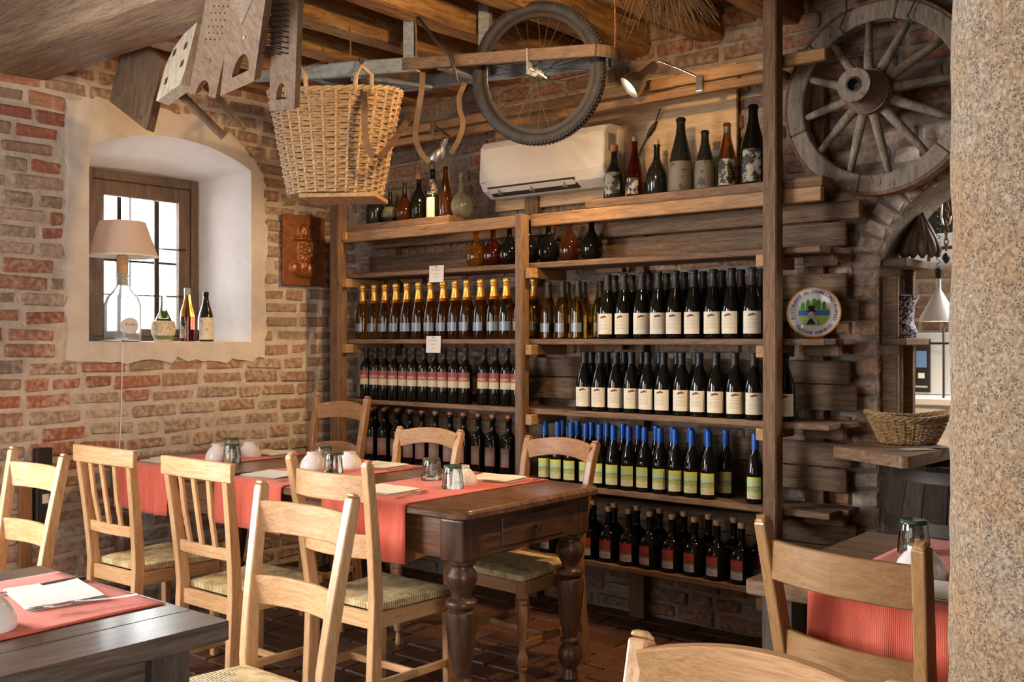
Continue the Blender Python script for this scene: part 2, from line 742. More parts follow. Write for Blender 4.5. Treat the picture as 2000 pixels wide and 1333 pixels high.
def landscape_label():
    m, nt, b = new_mat('landscape_print')
    tc = node(nt, 'ShaderNodeTexCoord')
    sp = node(nt, 'ShaderNodeSeparateXYZ')
    nt.links.new(tc.outputs['Generated'], sp.inputs[0])
    nz = node(nt, 'ShaderNodeTexNoise')
    nz.inputs['Scale'].default_value = 3.2
    nz.inputs['Detail'].default_value = 3
    nt.links.new(tc.outputs['Generated'], nz.inputs['Vector'])
    h = math_node(nt, 'ADD', sp.outputs['Z'], math_node(nt, 'MULTIPLY', math_node(nt, 'SUBTRACT', nz.outputs['Fac'], .5), .22))
    r = ramp(nt, [(.0, (.72, .66, .36)), (.28, (.72, .68, .40)), (.34, (.42, .50, .10)), (.48, (.45, .42, .16)), (.54, (.20, .30, .16)),
                  (.60, (.50, .66, .45)), (.80, (.52, .66, .22)), (1.0, (.78, .66, .06))])
    nt.links.new(h, r.inputs['Fac'])
    nt.links.new(r.outputs['Color'], b.inputs['Base Color'])
    b.inputs['Roughness'].default_value = .5
    return m


def band_label(name, stops, noise=.15, nscale=6.0):
    m, nt, b = new_mat(name)
    tc = node(nt, 'ShaderNodeTexCoord')
    sp = node(nt, 'ShaderNodeSeparateXYZ')
    nt.links.new(tc.outputs['Generated'], sp.inputs[0])
    nz = node(nt, 'ShaderNodeTexNoise')
    nz.inputs['Scale'].default_value = nscale
    nz.inputs['Detail'].default_value = 3
    nt.links.new(tc.outputs['Generated'], nz.inputs['Vector'])
    h = math_node(nt, 'ADD', sp.outputs['Z'], math_node(nt, 'MULTIPLY', math_node(nt, 'SUBTRACT', nz.outputs['Fac'], .5), noise))
    r = ramp(nt, stops)
    r.color_ramp.interpolation = 'LINEAR'
    nt.links.new(h, r.inputs['Fac'])
    nt.links.new(r.outputs['Color'], b.inputs['Base Color'])
    b.inputs['Roughness'].default_value = .5
    return m


M = {}
M['brick'] = masonry('brick', [(0, (.50, .19, .105)), (.16, (.36, .15, .10)), (.3, (.52, .25, .15)), (.45, (.40, .28, .20)), (.6, (.58, .44, .33)), (.74, (.31, .24, .19)), (.86, (.47, .30, .20)), (1, (.48, .18, .11))],
                     (.74, .635, .515), .52, .98, wash_z=(.75, 1.5, .08, -.02), stain=(.13, .10, .08), drift=((-1.9, -.9), (.42, .325, .245)))
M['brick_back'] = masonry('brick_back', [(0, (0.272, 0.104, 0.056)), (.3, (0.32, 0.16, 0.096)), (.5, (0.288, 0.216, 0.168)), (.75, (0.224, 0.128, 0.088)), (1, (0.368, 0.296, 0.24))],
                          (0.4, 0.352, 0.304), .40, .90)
M['brick_pier_lit'] = masonry('brick_pier_lit', [(0, (0.4928, 0.2464, 0.1568)), (.3, (0.5824, 0.4032, 0.2912)), (.6, (0.5152, 0.4144, 0.3248)), (.8, (0.6272, 0.5152, 0.4032)), (1, (0.4704, 0.2912, 0.2128))],
                          (0.7392, 0.6496, 0.5376), .42, .92)  # light falling on the arch pier is put into these paler bricks
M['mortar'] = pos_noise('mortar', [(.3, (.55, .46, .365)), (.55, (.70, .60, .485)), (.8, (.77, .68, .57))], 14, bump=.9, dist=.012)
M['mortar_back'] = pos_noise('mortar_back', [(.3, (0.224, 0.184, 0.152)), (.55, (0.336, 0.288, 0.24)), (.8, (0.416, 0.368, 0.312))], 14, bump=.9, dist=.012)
M['plaster'] = pos_noise('plaster', [(.3, (.64, .555, .47)), (.55, (.74, .665, .585)), (.8, (.80, .74, .68))], 7, bump=.3, dist=.006)
M['reveal'] = pos_noise('reveal', [(.3, (.70, .63, .58)), (.55, (.78, .725, .68)), (.8, (.82, .78, .74))], 5, bump=.2, dist=.005)
M['tile'] = masonry('tile', [(0, (0.11, 0.04675, 0.0275)), (.3, (0.154, 0.0715, 0.04125)), (.6, (0.0935, 0.04675, 0.033)), (1, (0.1815, 0.099, 0.0605))], (0.165, 0.121, 0.088), .85, 1.2, rough=.45, bump=.35, stain_amt=.6)
M['dim_wall'] = pos_noise('dim_wall', [(.3, (.22, .15, .11)), (.7, (.34, .25, .18))], 3)
M['grout'] = pos_noise('grout', [(.3, (.07, .05, .04)), (.7, (.14, .10, .08))], 20)
M['beam'] = wood('beam', (.20, .13, .085), (.36, .245, .16), (.52, .38, .265), 'X', 1.1, .85, 1.0, .05, 12, crack=.6)
M['joist'] = wood('joist', (.13, .06, .022), (.34, .18, .065), (.54, .33, .14), 'Y', 1.1, .7, .8, .12, 7, crack=1.0)
M['ceiling_board'] = wood('ceiling_board', (.12, .07, .04), (.30, .19, .11), (.42, .29, .18), 'X', 1.2, .8, .6, .2)
M['shelf_x'] = wood('shelf_x', (0.09438, 0.0495, 0.02439), (0.2178, 0.1254, 0.06679), (0.3049, 0.1914, 0.1104), 'X', 1.6, .75, .6, .16, 10, crack=.7)
M['shelf_z'] = wood('shelf_z', (0.09438, 0.0495, 0.02439), (0.2033, 0.1155, 0.06098), (0.2759, 0.1683, 0.09583), 'Z', 1.6, .75, .6, .12, 10, crack=.6)
M['rail_x'] = wood('rail_x', (0.192, 0.092, 0.032), (0.36, 0.192, 0.072), (0.464, 0.272, 0.12), 'X', 1.6, .6, .4, .12, 10)
M['cleat'] = wood('cleat', (0.255, 0.136, 0.051), (0.425, 0.2465, 0.102), (0.527, 0.34, 0.1615), 'Y', 2.5, .6, .4, .15, 6)
M['plank_x'] = wood('plank_x', (0.08349, 0.0495, 0.02788), (0.1779, 0.1089, 0.06273), (0.2614, 0.1716, 0.1045), 'X', 1.5, .8, .6, .22, 10, crack=1.0)
M['chair_z'] = wood('chair_z', (.48, .255, .11), (.62, .365, .18), (.71, .455, .255), 'Z', 1.2, .36, .06, .07, 20, coat=.15)
M['chair_x'] = wood('chair_x', (.48, .255, .11), (.62, .365, .18), (.71, .455, .255), 'X', 1.2, .36, .06, .07, 20, coat=.15)
M['chair_y'] = wood('chair_y', (.48, .255, .11), (.62, .365, .18), (.71, .455, .255), 'Y', 1.2, .36, .06, .07, 20, coat=.15)
M['brown_z'] = wood('brown_z', (.26, .12, .05), (.38, .19, .085), (.48, .27, .13), 'Z', 1.5, .38, .12, .08, 14, coat=.15)
M['brown_x'] = wood('brown_x', (.26, .12, .05), (.38, .19, .085), (.48, .27, .13), 'X', 1.5, .38, .12, .08, 14, coat=.15)
M['amber_z'] = wood('amber_z', (0.2856, 0.1428, 0.0504), (0.3696, 0.1974, 0.0756), (0.4368, 0.252, 0.105), 'Z', 1.2, .36, .06, .05, 20, coat=.15)  # darker copy of the chair wood, shade put into its colour
M['amber_x'] = wood('amber_x', (0.252, 0.126, 0.0462), (0.336, 0.1764, 0.0672), (0.4032, 0.231, 0.0966), 'X', 1.2, .36, .06, .05, 20, coat=.15)
M['table_x'] = wood('table_x', (.06, .025, .013), (.16, .075, .038), (.30, .165, .09), 'X', 1.2, .30, .25, .06, 11, coat=.25)
M['table_z'] = wood('table_z', (.045, .022, .012), (.10, .048, .026), (.17, .088, .048), 'Z', 1.2, .34, .25, .06, 11, coat=.25)
M['table_y'] = wood('table_y', (.045, .022, .012), (.10, .048, .026), (.17, .088, .048), 'Y', 1.2, .34, .25, .06, 11, coat=.25)
M['ebony_y'] = wood('ebony_y', (.05, .037, .03), (.115, .085, .068), (.19, .15, .125), 'Y', 1.4, .30, .3, .05, 12, coat=.3)
M['ebony_z'] = wood('ebony_z', (.03, .022, .018), (.075, .055, .044), (.13, .10, .08), 'Z', 1.4, .45, .3, .05, 12)
M['rustic_x'] = wood('rustic_x', (0.0952, 0.04998, 0.02439), (0.2094, 0.1166, 0.05924), (0.3237, 0.1916, 0.1045), 'X', 1.4, .45, .5, .05, 10, crack=.8)
M['old_z'] = wood('old_z', (0.0946, 0.05576, 0.03192), (0.1806, 0.1107, 0.0646), (0.2494, 0.164, 0.1026), 'Z', 1.2, .75, .3, .12, 12, crack=.3)
M['old_x'] = wood('old_x', (.08, .05, .033), (.155, .10, .068), (.23, .155, .11), 'X', 1.2, .75, .3, .12, 12, crack=.3)
M['pale_z'] = wood('pale_z', (.38, .31, .22), (.56, .48, .36), (.66, .59, .47), 'Z', 1.5, .8, .5, .05, 7, crack=.9)
M['grey_blue'] = wood('grey_blue', (0.1445, 0.1573, 0.1658), (0.2465, 0.2848, 0.306), (0.34, 0.3825, 0.4037), 'X', 1.4, .7, .4, .1, 10, crack=.5)
M['wheel_wood'] = wood('wheel_wood', (0.1716, 0.1326, 0.0936), (0.2964, 0.2379, 0.1755), (0.39, 0.3276, 0.2535), 'Z', 2.0, .8, .5, .12, 6, crack=.8)
M['window_wood'] = wood('window_wood', (0.072, 0.0408, 0.0256), (0.1368, 0.0816, 0.0512), (0.2016, 0.1292, 0.0832), 'Z', 1.5, .7, .4, .1, 9)
M['barrel'] = wood('barrel', (0.016, 0.0098, 0.00744), (0.04, 0.0252, 0.0186), (0.068, 0.0448, 0.03224), 'Z', 1.6, .9, .5, .3, 10)
M['wicker'] = pos_noise('wicker', [(.3, (.25, .155, .08)), (.5, (.42, .285, .16)), (.75, (.56, .42, .26))], 60, .6, .3, coord='Object')
M['wicker_dark'] = pos_noise('wicker_dark', [(.3, (.16, .09, .035)), (.5, (.33, .20, .085)), (.75, (.46, .31, .15))], 60, .6, .3, coord='Object')
M['twig'] = pos_noise('twig', [(.3, (.09, .06, .035)), (.7, (.24, .17, .10))], 30, .8, .2, coord='Object')
M['rush'] = rush_mat()
M['granite'] = granite_mat()
M['cloth'] = woven('cloth', (.60, .078, .045), (.77, .165, .10))
M['paper'] = plain('paper', (.86, .82, .72), .8, noise=.05, nscale=12)
M['paper_white'] = plain('paper_white', (0.714, 0.6972, 0.672), .8)
M['ink'] = plain('ink', (.13, .10, .10), .7)
M['blue_ink'] = plain('blue_ink', (.06, .06, .22), .5)
M['steel'] = plain('steel', (.72, .71, .70), .22, 1.0)
M['brushed'] = plain('brushed', (.62, .61, .59), .35, 1.0)
M['iron'] = plain('iron', (.055, .045, .04), .55, .6, bump=.3)
M['rust'] = plain('rust', (.20, .10, .055), .8, .2, noise=.4, nscale=40)
M['black_plastic'] = plain('black_plastic', (.02, .02, .02), .4)
M['white_plastic'] = plain('white_plastic', (.84, .81, .74), .35)
M['grey_plastic'] = plain('grey_plastic', (.32, .32, .32), .45)
M['dark_slot'] = plain('dark_slot', (.04, .038, .035), .6)
M['ceramic'] = plain('ceramic', (.84, .82, .80), .12, coat=.4)
M['rubber'] = plain('rubber', (0.027, 0.0258, 0.0252), .7, noise=.4, nscale=25, bump=.3)
M['leather'] = plain('leather', (.115, .068, .04), .6, noise=.35, nscale=18)
M['cork'] = plain('cork', (.52, .31, .16), .8, noise=.25, nscale=120)
M['cork_red'] = plain('cork_red', (.42, .17, .09), .7, noise=.2, nscale=120)
M['gold_foil'] = plain('gold_foil', (.83, .46, .11), .34, .75)
M['blue_foil'] = plain('blue_foil', (.012, .10, .42), .35, .2)
M['black_foil'] = plain('black_foil', (.018, .017, .018), .45)
M['dark_glass'] = plain('dark_glass', (.005, .005, .004), .04, spec=.4)
M['smoke_glass'] = plain('smoke_glass', (.014, .016, .012), .12, noise=.3)
M['amber_glass'] = plain('amber_glass', (.80, .36, .03), .04, trans=1.0)
M['gold_glass'] = plain('gold_glass', (.52, .27, .035), .03, trans=1.0)
M['pale_gold_glass'] = plain('pale_gold_glass', (.62, .40, .07), .03, trans=1.0)
M['red_liquid'] = plain('red_liquid', (.22, .03, .015), .04, trans=.9)
M['orange_liquid'] = plain('orange_liquid', (.68, .27, .02), .04, trans=.95)
M['brown_glass'] = plain('brown_glass', (.30, .10, .025), .05, trans=.9)
M['dusty_glass'] = plain('dusty_glass', (.50, .50, .36), .25, trans=.75, noise=.3, nscale=25)
M['green_glass'] = plain('green_glass', (.55, .82, .48), .04, trans=1.0)
M['clear_glass'] = plain('clear_glass', (.93, .96, .98), .10, trans=.78, ior=1.35)
M['tumbler'] = plain('tumbler', (.93, .985, .95), .02, trans=1.0, ior=1.47)
M['pane'] = plain('pane', (.98, .99, 1.0), .02, trans=1.0, ior=1.05)
M['straw_wrap'] = plain('straw_wrap', (0.65, 0.546, 0.39), .8, noise=.3, nscale=60, bump=.4)
M['shade'] = plain('shade', (.68, .53, .46), .9, trans=.0, noise=.04, nscale=200)
M['shade_inside'] = plain('shade_inside', (.85, .80, .74), .9)
M['copper'] = plain('copper', (.34, .13, .05), .45, .6, noise=.25, nscale=30)
M['label_cream'] = plain('label_cream', (.80, .73, .56), .6, noise=.04, nscale=20)
M['label_grey'] = plain('label_grey', (.17, .20, .24), .35, .3)
M['label_landscape'] = landscape_label()
M['label_red'] = band_label('label_red', [(0, (.60, .52, .36)), (.40, (.62, .52, .34)), (.46, (.34, .10, .08)), (.8, (.25, .05, .05)), (1, (.30, .07, .06))], .10)
M['label_grape'] = band_label('label_grape', [(0, (.42, .42, .50)), (.34, (.42, .42, .50)), (.37, (.34, .17, .06)), (.52, (.12, .07, .07)), (.66, (.30, .06, .04)), (.75, (.42, .04, .035)), (1, (.38, .035, .03))], .22, 5.0)
M['label_pink'] = band_label('label_pink', [(0, (.36, .14, .12)), (.5, (.34, .25, .20)), (1, (.22, .10, .09))], .5, 5)
M['label_worn'] = worn_label('label_worn', (.42, .36, .26), (.014, .012, .010), .54, 24)
M['label_dusty'] = worn_label('label_dusty', (.125, .108, .082), (.02, .019, .017), .44, 22)
M['brown_print'] = plain('brown_print', (.20, .065, .05), .7)
M['grey_print'] = plain('grey_print', (.42, .37, .30), .7)
M['bulb'] = plain('bulb', (1.0, .80, .50), .5, emit=14.0)
M['white_paint'] = plain('white_paint', (.82, .81, .80), .4)
M['kitchen_steel'] = plain('kitchen_steel', (.72, .76, .80), .35, .3)
M['screen'] = plain('screen', (.10, .17, .26), .2, emit=.6)
M['terracotta_orange'] = plain('terracotta_orange', (.62, .42, .20), .5)
M['slate_card'] = plain('slate_card', (.10, .105, .12), .4)
M['buff_card'] = plain('buff_card', (.36, .27, .19), .6)
M['orange_rim'] = plain('orange_rim', (.72, .27, .045), .25, coat=.4)
M['print_green'] = plain('print_green', (.10, .30, .06), .3)
M['print_grass'] = plain('print_grass', (.40, .50, .15), .3)
M['print_water'] = plain('print_water', (.06, .17, .48), .3)
M['print_black'] = plain('print_black', (.012, .01, .012), .3)
M['print_skin'] = plain('print_skin', (.60, .36, .27), .3)
M['print_grey'] = plain('print_grey', (.50, .50, .50), .3)
M['wood_panel'] = wood('wood_panel', (.48, .31, .16), (.60, .41, .23), (.68, .49, .30), 'X', .8, .6, .1, .03, 9)


def pot_mat():
    m, nt, b = new_mat('blue_white_pottery')
    tc = node(nt, 'ShaderNodeTexCoord')
    nz = node(nt, 'ShaderNodeTexNoise')
    nz.inputs['Scale'].default_value = 26
    nz.inputs['Detail'].default_value = 2
    nz.inputs['Distortion'].default_value = 2.5
    nt.links.new(tc.outputs['Object'], nz.inputs['Vector'])
    r = ramp(nt, [(.46, (.78, .80, .85)), (.50, (.015, .025, .16)), (.60, (.015, .025, .16)), (.64, (.78, .80, .85))])
    nt.links.new(nz.outputs['Fac'], r.inputs['Fac'])
    nt.links.new(r.outputs['Color'], b.inputs['Base Color'])
    b.inputs['Roughness'].default_value = .12
    return m


M['pottery'] = pot_mat()

# ================================================================== the setting
def wbuild(mb, name, mat, parent, **kw):
    """mesh given in world coordinates, built as a part of an unrotated thing"""
    o = parent.location
    mb.v = [v - o for v in mb.v]
    return mb.build(name, mat, parent, **kw)


def raw(mb, name, mat, label, cat, **kw):
    o = thing(name, None, None)
    bpy.data.objects.remove(o)
    ob = bpy.data.objects.new(name, mb.mesh(name, mat))
    COL.objects.link(ob)
    return tag(ob, label, cat, kind='structure')


def piece_variants(name, L, D, H, mat, n, bev, jit, seed):
    rn = random.Random(seed)
    out = []
    for i in range(n):
        bm = bmesh.new()
        bmesh.ops.create_cube(bm, size=1.0)
        for v in bm.verts:
            v.co = Vector((v.co.x * L, v.co.y * D, v.co.z * H))
        bmesh.ops.bevel(bm, geom=list(bm.edges), offset=bev, segments=1, affect='EDGES')
        for v in bm.verts:
            v.co += Vector((rn.uniform(-jit, jit), rn.uniform(-jit, jit) * .6, rn.uniform(-jit, jit)))
        me = bpy.data.meshes.new(name)
        bm.to_mesh(me)
        bm.free()
        me.materials.append(mat)
        out.append(me)
    return out


def lay_pieces(parent, name, rects, variants, limit):
    """rects: (centre, rotation euler, scale, variant index); nearest in view become parts, the rest one part of kind stuff"""
    seen = [r for r in rects if in_view(r[0], 40)]
    seen.sort(key=lambda r: pix(r[0])[2])
    own = seen[:limit]
    keep = set(id(r) for r in own)
    for (c, rot, sc, vi) in own:
        place(name, variants[vi], parent, c, rot, sc)
    rest = [r for r in rects if id(r) not in keep]
    if rest:
        mb = MB()
        for (c, rot, sc, vi) in rest:
            from mathutils import Euler
            Mx = Matrix.Translation(c) @ Euler(rot).to_matrix().to_4x4() @ Matrix.Diagonal((*sc, 1))
            me = variants[vi]
            mb.add([Mx @ v.co for v in me.vertices], [tuple(p.vertices) for p in me.polygons])
        o = bpy.data.objects.new(name, mb.mesh(name, variants[0].materials[0]))
        COL.objects.link(o)
        o.parent = parent
        o['kind'] = 'stuff'


def brick_rects(spans, z0, z1, to_world, rotz, seed, pitch=.080, bh=.063, headers=.28):
    rn = random.Random(seed)
    out = []
    z = z0
    row = 0
    while z < z1:
        zc = z + pitch / 2
        for (u0, u1) in spans(zc):
            u = u0 - rn.uniform(0, .2)
            while u < u1:
                L = rn.uniform(.105, .15) if rn.random() < headers else rn.uniform(.20, .265)
                a, b = max(u, u0), min(u + L, u1)
                if b - a > .045:
                    long = (b - a) > .17
                    vi = rn.randrange(6) if long else 6 + rn.randrange(4)
                    base = .24 if long else .12
                    hh = bh * rn.uniform(.86, 1.14)
                    c = to_world((a + b) / 2, zc + rn.uniform(-.006, .006), rn.uniform(-.004, .006))
                    tilt = rn.uniform(-.03, .03)
                    rot = (0, tilt, rotz)
                    out.append((c, rot, ((b - a) / base, 1, hh / .063), vi))
                u += L + rn.uniform(.014, .032)
        z += pitch
        row += 1
    return out


# ---- floor with clay tiles
floor = raw(MB().box(-.2, 8, -8, 0.4, -.1, -.010), 'floor', M['grout'], 'dark clay tile floor of the dining room', 'floor')
tiles = piece_variants('tile', .275, .135, .03, M['tile'], 8, .006, .0018, 3)
rects = []
rn = random.Random(5)
j = 0
y = -4.3
while y < -.02:
    x = 0.05 - (.14 if j % 2 else 0)
    while x < 5.3:
        rects.append((Vector((x + .14, y + .07, -.013 + rn.uniform(-.002, .002))), (rn.uniform(-.008, .008), rn.uniform(-.008, .008), rn.uniform(-.01, .01)), (1, 1, 1), rn.randrange(8)))
        x += .285
    y += .145
    j += 1
lay_pieces(floor, 'tile', rects, tiles, 300)

# ---- left wall with the deep window niche
N_ARC = 14


def niche(y0, y1, zs, spring, crown):
    pts = [(y0, zs), (y1, zs), (y1, spring)]
    for i in range(1, N_ARC):
        t = i / N_ARC
        yy = y1 + (y0 - y1) * t
        pts.append((yy, spring + (crown - spring) * math.sin(PI * t) ** .8))
    pts.append((y0, spring))
    return pts


front_out = niche(-1.815, -.83, 1.395, 2.385, 2.505)
inner_out = niche(-1.63, -.935, 1.395, 2.345, 2.3455)
panel = extruded([[(-8, 0), (0.06, 0), (0.06, 3.3), (-8, 3.3)], front_out, [(-5.1, .75), (-3.6, .75), (-3.6, 2.45), (-5.1, 2.45)]], .06)
panel.map(lambda v: (v.z - .042, v.x, v.y))
wall_left = raw(panel, 'wall_left', M['mortar'], 'old brick wall on the left with the deep plastered window niche', 'wall')

rn = random.Random(12)
sur = [(-1.93, 1.30), (-1.6, 1.285), (-1.3, 1.30), (-1.0, 1.285), (-.74, 1.30), (-.715, 1.5), (-.73, 1.75), (-.71, 2.0), (-.73, 2.2), (-.74, 2.36), (-.82, 2.47), (-.95, 2.56), (-1.12, 2.625),
       (-1.35, 2.65), (-1.6, 2.65), (-1.80, 2.64), (-1.93, 2.60), (-1.925, 2.3), (-1.94, 2.0), (-1.93, 1.7)]
fine = []
for i in range(len(sur)):
    a, b = sur[i], sur[(i + 1) % len(sur)]
    for k in range(6):
        t = k / 6
        wb_ = .006 * math.sin(i * 6.3 + k * 1.9) + rn.uniform(-.012, .012)
        fine.append((a[0] + (b[0] - a[0]) * t + wb_, a[1] + (b[1] - a[1]) * t + .006 * math.sin(i * 4.1 + k * 1.3) + rn.uniform(-.012, .012)))
ring = extruded([fine, front_out], .03)
ring.map(lambda v: (v.z - .009, v.x, v.y))
ring.build('plaster_surround', M['plaster'], wall_left, bevel=.006, seg=2)
rev = MB()
rev.loft([[(0.0, p[0], p[1]) for p in front_out], [(-.2, (p[0] + q[0]) / 2, (p[1] + q[1]) / 2 + .004) for p, q in zip(front_out, inner_out)], [(-.44, p[0], p[1]) for p in inner_out]], cap=False)
rv = rev.build('plaster_reveal', M['reveal'], wall_left, smooth=35)
ol = MB()
big = [(p[0] * 1.0 + (p[0] + 1.3) * .6, p[1] + (p[1] - 1.9) * .6) for p in inner_out]
ol.loft([[(-.43, p[0], p[1]) for p in inner_out], [(-.43, p[0], p[1]) for p in big]], cap=False)
ol.build('outer_face', M['mortar'], wall_left)


def spans_left(z):
    lo, hi = -3.3, -.005
    ys = []
    n = len(sur)
    for i in range(n):
        a, b = sur[i], sur[(i + 1) % n]
        if (a[1] - z) * (b[1] - z) < 0:
            ys.append(a[0] + (b[0] - a[0]) * (z - a[1]) / (b[1] - a[1]))
    if len(ys) >= 2:
        return [(lo, min(ys) - .004), (max(ys) + .004, hi)]
    return [(lo, hi)]


bricks = piece_variants('brick', .24, .06, .063, M['brick'], 6, .010, .0055, 21) + piece_variants('brick', .12, .06, .063, M['brick'], 4, .010, .0055, 22)
lay_pieces(wall_left, 'brick', brick_rects(spans_left, 0.0, 2.96, lambda u, z, j: Vector((-.0355 + j, u, z)), PI / 2, 31, pitch=.082), bricks, 300)

# ---- back wall with the arched opening to the kitchen
AX0, AX1, ASP, AR = 3.345, 4.205, 1.68, .43
arch = [(AX0, -.05), (AX1, -.05), (AX1, ASP)]
for a in arc_pts(20, 0, PI)[1:-1]:
    arch.append(((AX0 + AX1) / 2 + AR * math.cos(a), ASP + AR * math.sin(a)))
arch.append((AX0, ASP))
outer = [(-.12, 0), (AX0, 0), (AX0, ASP)] + list(reversed(arch[3:-1])) + [(AX1, ASP), (AX1, 0), (8, 0), (8, 3.3), (-.12, 3.3)]
panel = extruded([outer], .34)
panel.map(lambda v: (v.x, v.z + .182, v.y))
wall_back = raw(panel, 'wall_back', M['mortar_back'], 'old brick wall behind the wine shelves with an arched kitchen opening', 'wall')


def spans_back(z):
    r = .11
    if z < ASP:
        return [(.02, AX0 - r - .01), (AX1 + r, 5.6)]
    if z < ASP + AR + r:
        w = math.sqrt(max(0, (AR + r) ** 2 - (z - ASP) ** 2))
        c = (AX0 + AX1) / 2
        return [(.02, c - w - .01), (c + w, 5.6)]
    return [(.02, 5.6)]


bricks_b = piece_variants('brick', .24, .06, .063, M['brick_back'], 6, .010, .0055, 23) + piece_variants('brick', .12, .06, .063, M['brick_back'], 4, .010, .0055, 24)
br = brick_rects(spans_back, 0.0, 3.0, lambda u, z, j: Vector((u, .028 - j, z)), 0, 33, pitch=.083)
# the jamb and the ring of the arch
rn = random.Random(8)
for side, xc in ((0, AX0 - .055), (1, AX1 + .055)):
    z = 0.0
    while z < ASP - .03:
        br.append((Vector((xc + rn.uniform(-.006, .006), .026, z + .041)), (0, rn.uniform(-.02, .02), 0), (.95, 1, rn.uniform(.95, 1.15)), 6 + rn.randrange(4)))
        z += .083
for a in arc_pts(21, .0, PI):
    rr = AR + .056
    br.append((Vector(((AX0 + AX1) / 2 + rr * math.cos(a), .026, ASP + rr * math.sin(a))), (0, -a + rn.uniform(-.03, .03), 0), (.92, 1, .98), 6 + rn.randrange(4)))
vis, hid = [], []
for r in br:
    c = r[0]
    (hid if (.2 < c.x < 3.2 and .36 < c.z < 1.98 and not (1.70 < c.z < 1.82)) or c.x > 3.75 else vis).append(r)
for r in hid:
    r[0].z += 0
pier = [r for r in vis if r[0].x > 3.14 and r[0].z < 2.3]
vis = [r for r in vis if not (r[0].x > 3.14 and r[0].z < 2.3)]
bricks_p = piece_variants('brick', .24, .06, .063, M['brick_pier_lit'], 6, .010, .0055, 27) + piece_variants('brick', .12, .06, .063, M['brick_pier_lit'], 4, .010, .0055, 28)
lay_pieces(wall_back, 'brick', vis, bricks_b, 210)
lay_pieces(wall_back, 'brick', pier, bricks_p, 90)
mbh = MB()
from mathutils import Euler
for (c, rot, sc, vi) in hid:
    Mx = Matrix.Translation(c) @ Euler(rot).to_matrix().to_4x4() @ Matrix.Diagonal((*sc, 1))
    mbh.add([Mx @ v.co for v in bricks_b[vi].vertices], [tuple(p.vertices) for p in bricks_b[vi].polygons])
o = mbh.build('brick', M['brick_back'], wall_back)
o['kind'] = 'stuff'

# ---- the unseen sides of the room
panel = extruded([[(-.12, 0), (8, 0), (8, 3.3), (-.12, 3.3)], [(.4, .7), (3.4, .7), (3.4, 2.8), (.4, 2.8)]], .1)
panel.map(lambda v: (v.x, v.z - 8.0, v.y))
raw(panel, 'wall_front', M['dim_wall'], 'plastered wall with a wide window behind the viewer', 'wall')
panel = extruded([[(-8, 0), (.4, 0), (.4, 3.3), (-8, 3.3)], [(-6.0, .7), (-3.8, .7), (-3.8, 2.7), (-6.0, 2.7)]], .1).map(lambda v: (8.05 + v.z, v.x, v.y))  # opening made for the added light on the right
raw(MB().box(4.86, 8, -2.70, -2.56, 0, 3.0), 'wall_light_blocker', M['dim_wall'], 'unseen wall added right of the stone column to block light', 'wall')  # added out of view to keep right-hand light off wheel and shelf
raw(panel, 'wall_right', M['dim_wall'], 'plastered wall closing the room on the right', 'wall')

# ---- ceiling: one great beam, joists across, boards on top
ceiling = thing('ceiling', 'timber ceiling with a great hewn beam, joists and boards', 'ceiling', kind='structure')
rn = random.Random(4)


def hewn(x0, x1, y0, y1, z0, z1, n, amp, axis, seed):
    """squared timber with uneven, rounded arrises"""
    r2 = random.Random(seed)
    prof = []
    c = .022 if axis == 'X' else .016
    w, h = (y1 - y0) / 2, (z1 - z0) / 2
    if axis == 'Y':
        w = (x1 - x0) / 2
    sec = [(-w + c, -h), (-w * .3, -h), (w * .3, -h), (w - c, -h), (w, -h + c), (w, -h * .3), (w, h * .3), (w, h - c), (w - c, h), (-w + c, h), (-w, h - c), (-w, h * .3), (-w, -h * .3), (-w, -h + c)]
    rings = []
    drift = [[r2.uniform(0, 6.28) for _ in range(3)] for _ in sec]
    for i in range(n + 1):
        t = i / n
        ringp = []
        for (sx, sz), ph in zip(sec, drift):
            k = amp * (math.sin(9 * t + ph[0]) * .5 + math.sin(23 * t + ph[1]) * .3) + r2.uniform(-amp, amp) * .35
            kk = amp * (math.sin(11 * t + ph[2]) * .5) + r2.uniform(-amp, amp) * .35
            if axis == 'X':
                ringp.append((x0 + (x1 - x0) * t, (y0 + y1) / 2 + sx + k, (z0 + z1) / 2 + sz + kk))
            else:
                ringp.append(((x0 + x1) / 2 + sx + k, y0 + (y1 - y0) * t, (z0 + z1) / 2 + sz + kk))
        rings.append(ringp)
    return MB().loft(rings)


hewn(-.1, 8, -2.355, -2.0, 2.675, 3.06, 60, .011, 'X', 2).build('beam', M['beam'], ceiling, smooth=25)
for i, xr in enumerate([.10, .52, .935, 1.35, 1.77, 2.19, 2.60, 3.0, 3.42, 3.84, 4.25, 4.68, 5.1]):
    hewn(xr - .14, xr, -2.3, .02, 2.85 + rn.uniform(-.008, .008), 3.01, 16, .008, 'Y', 40 + i).build('joist', M['joist'], ceiling, smooth=35)
yy = -2.32
while yy < -.0:
    w = rn.uniform(.15, .21)
    MB().box(-.1, 8, yy, min(yy + w - .006, .02), 3.0 + rn.uniform(0, .006), 3.03).build('board', M['ceiling_board'], ceiling)
    yy += w
MB().box(-.1, 8, -8, -2.32, 3.0, 3.05).build('ceiling_plaster', M['ceiling_board'], ceiling)
MB().box(-.1, 8, -8, .4, 3.05, 3.1).build('ceiling_deck', M['ceiling_board'], ceiling)

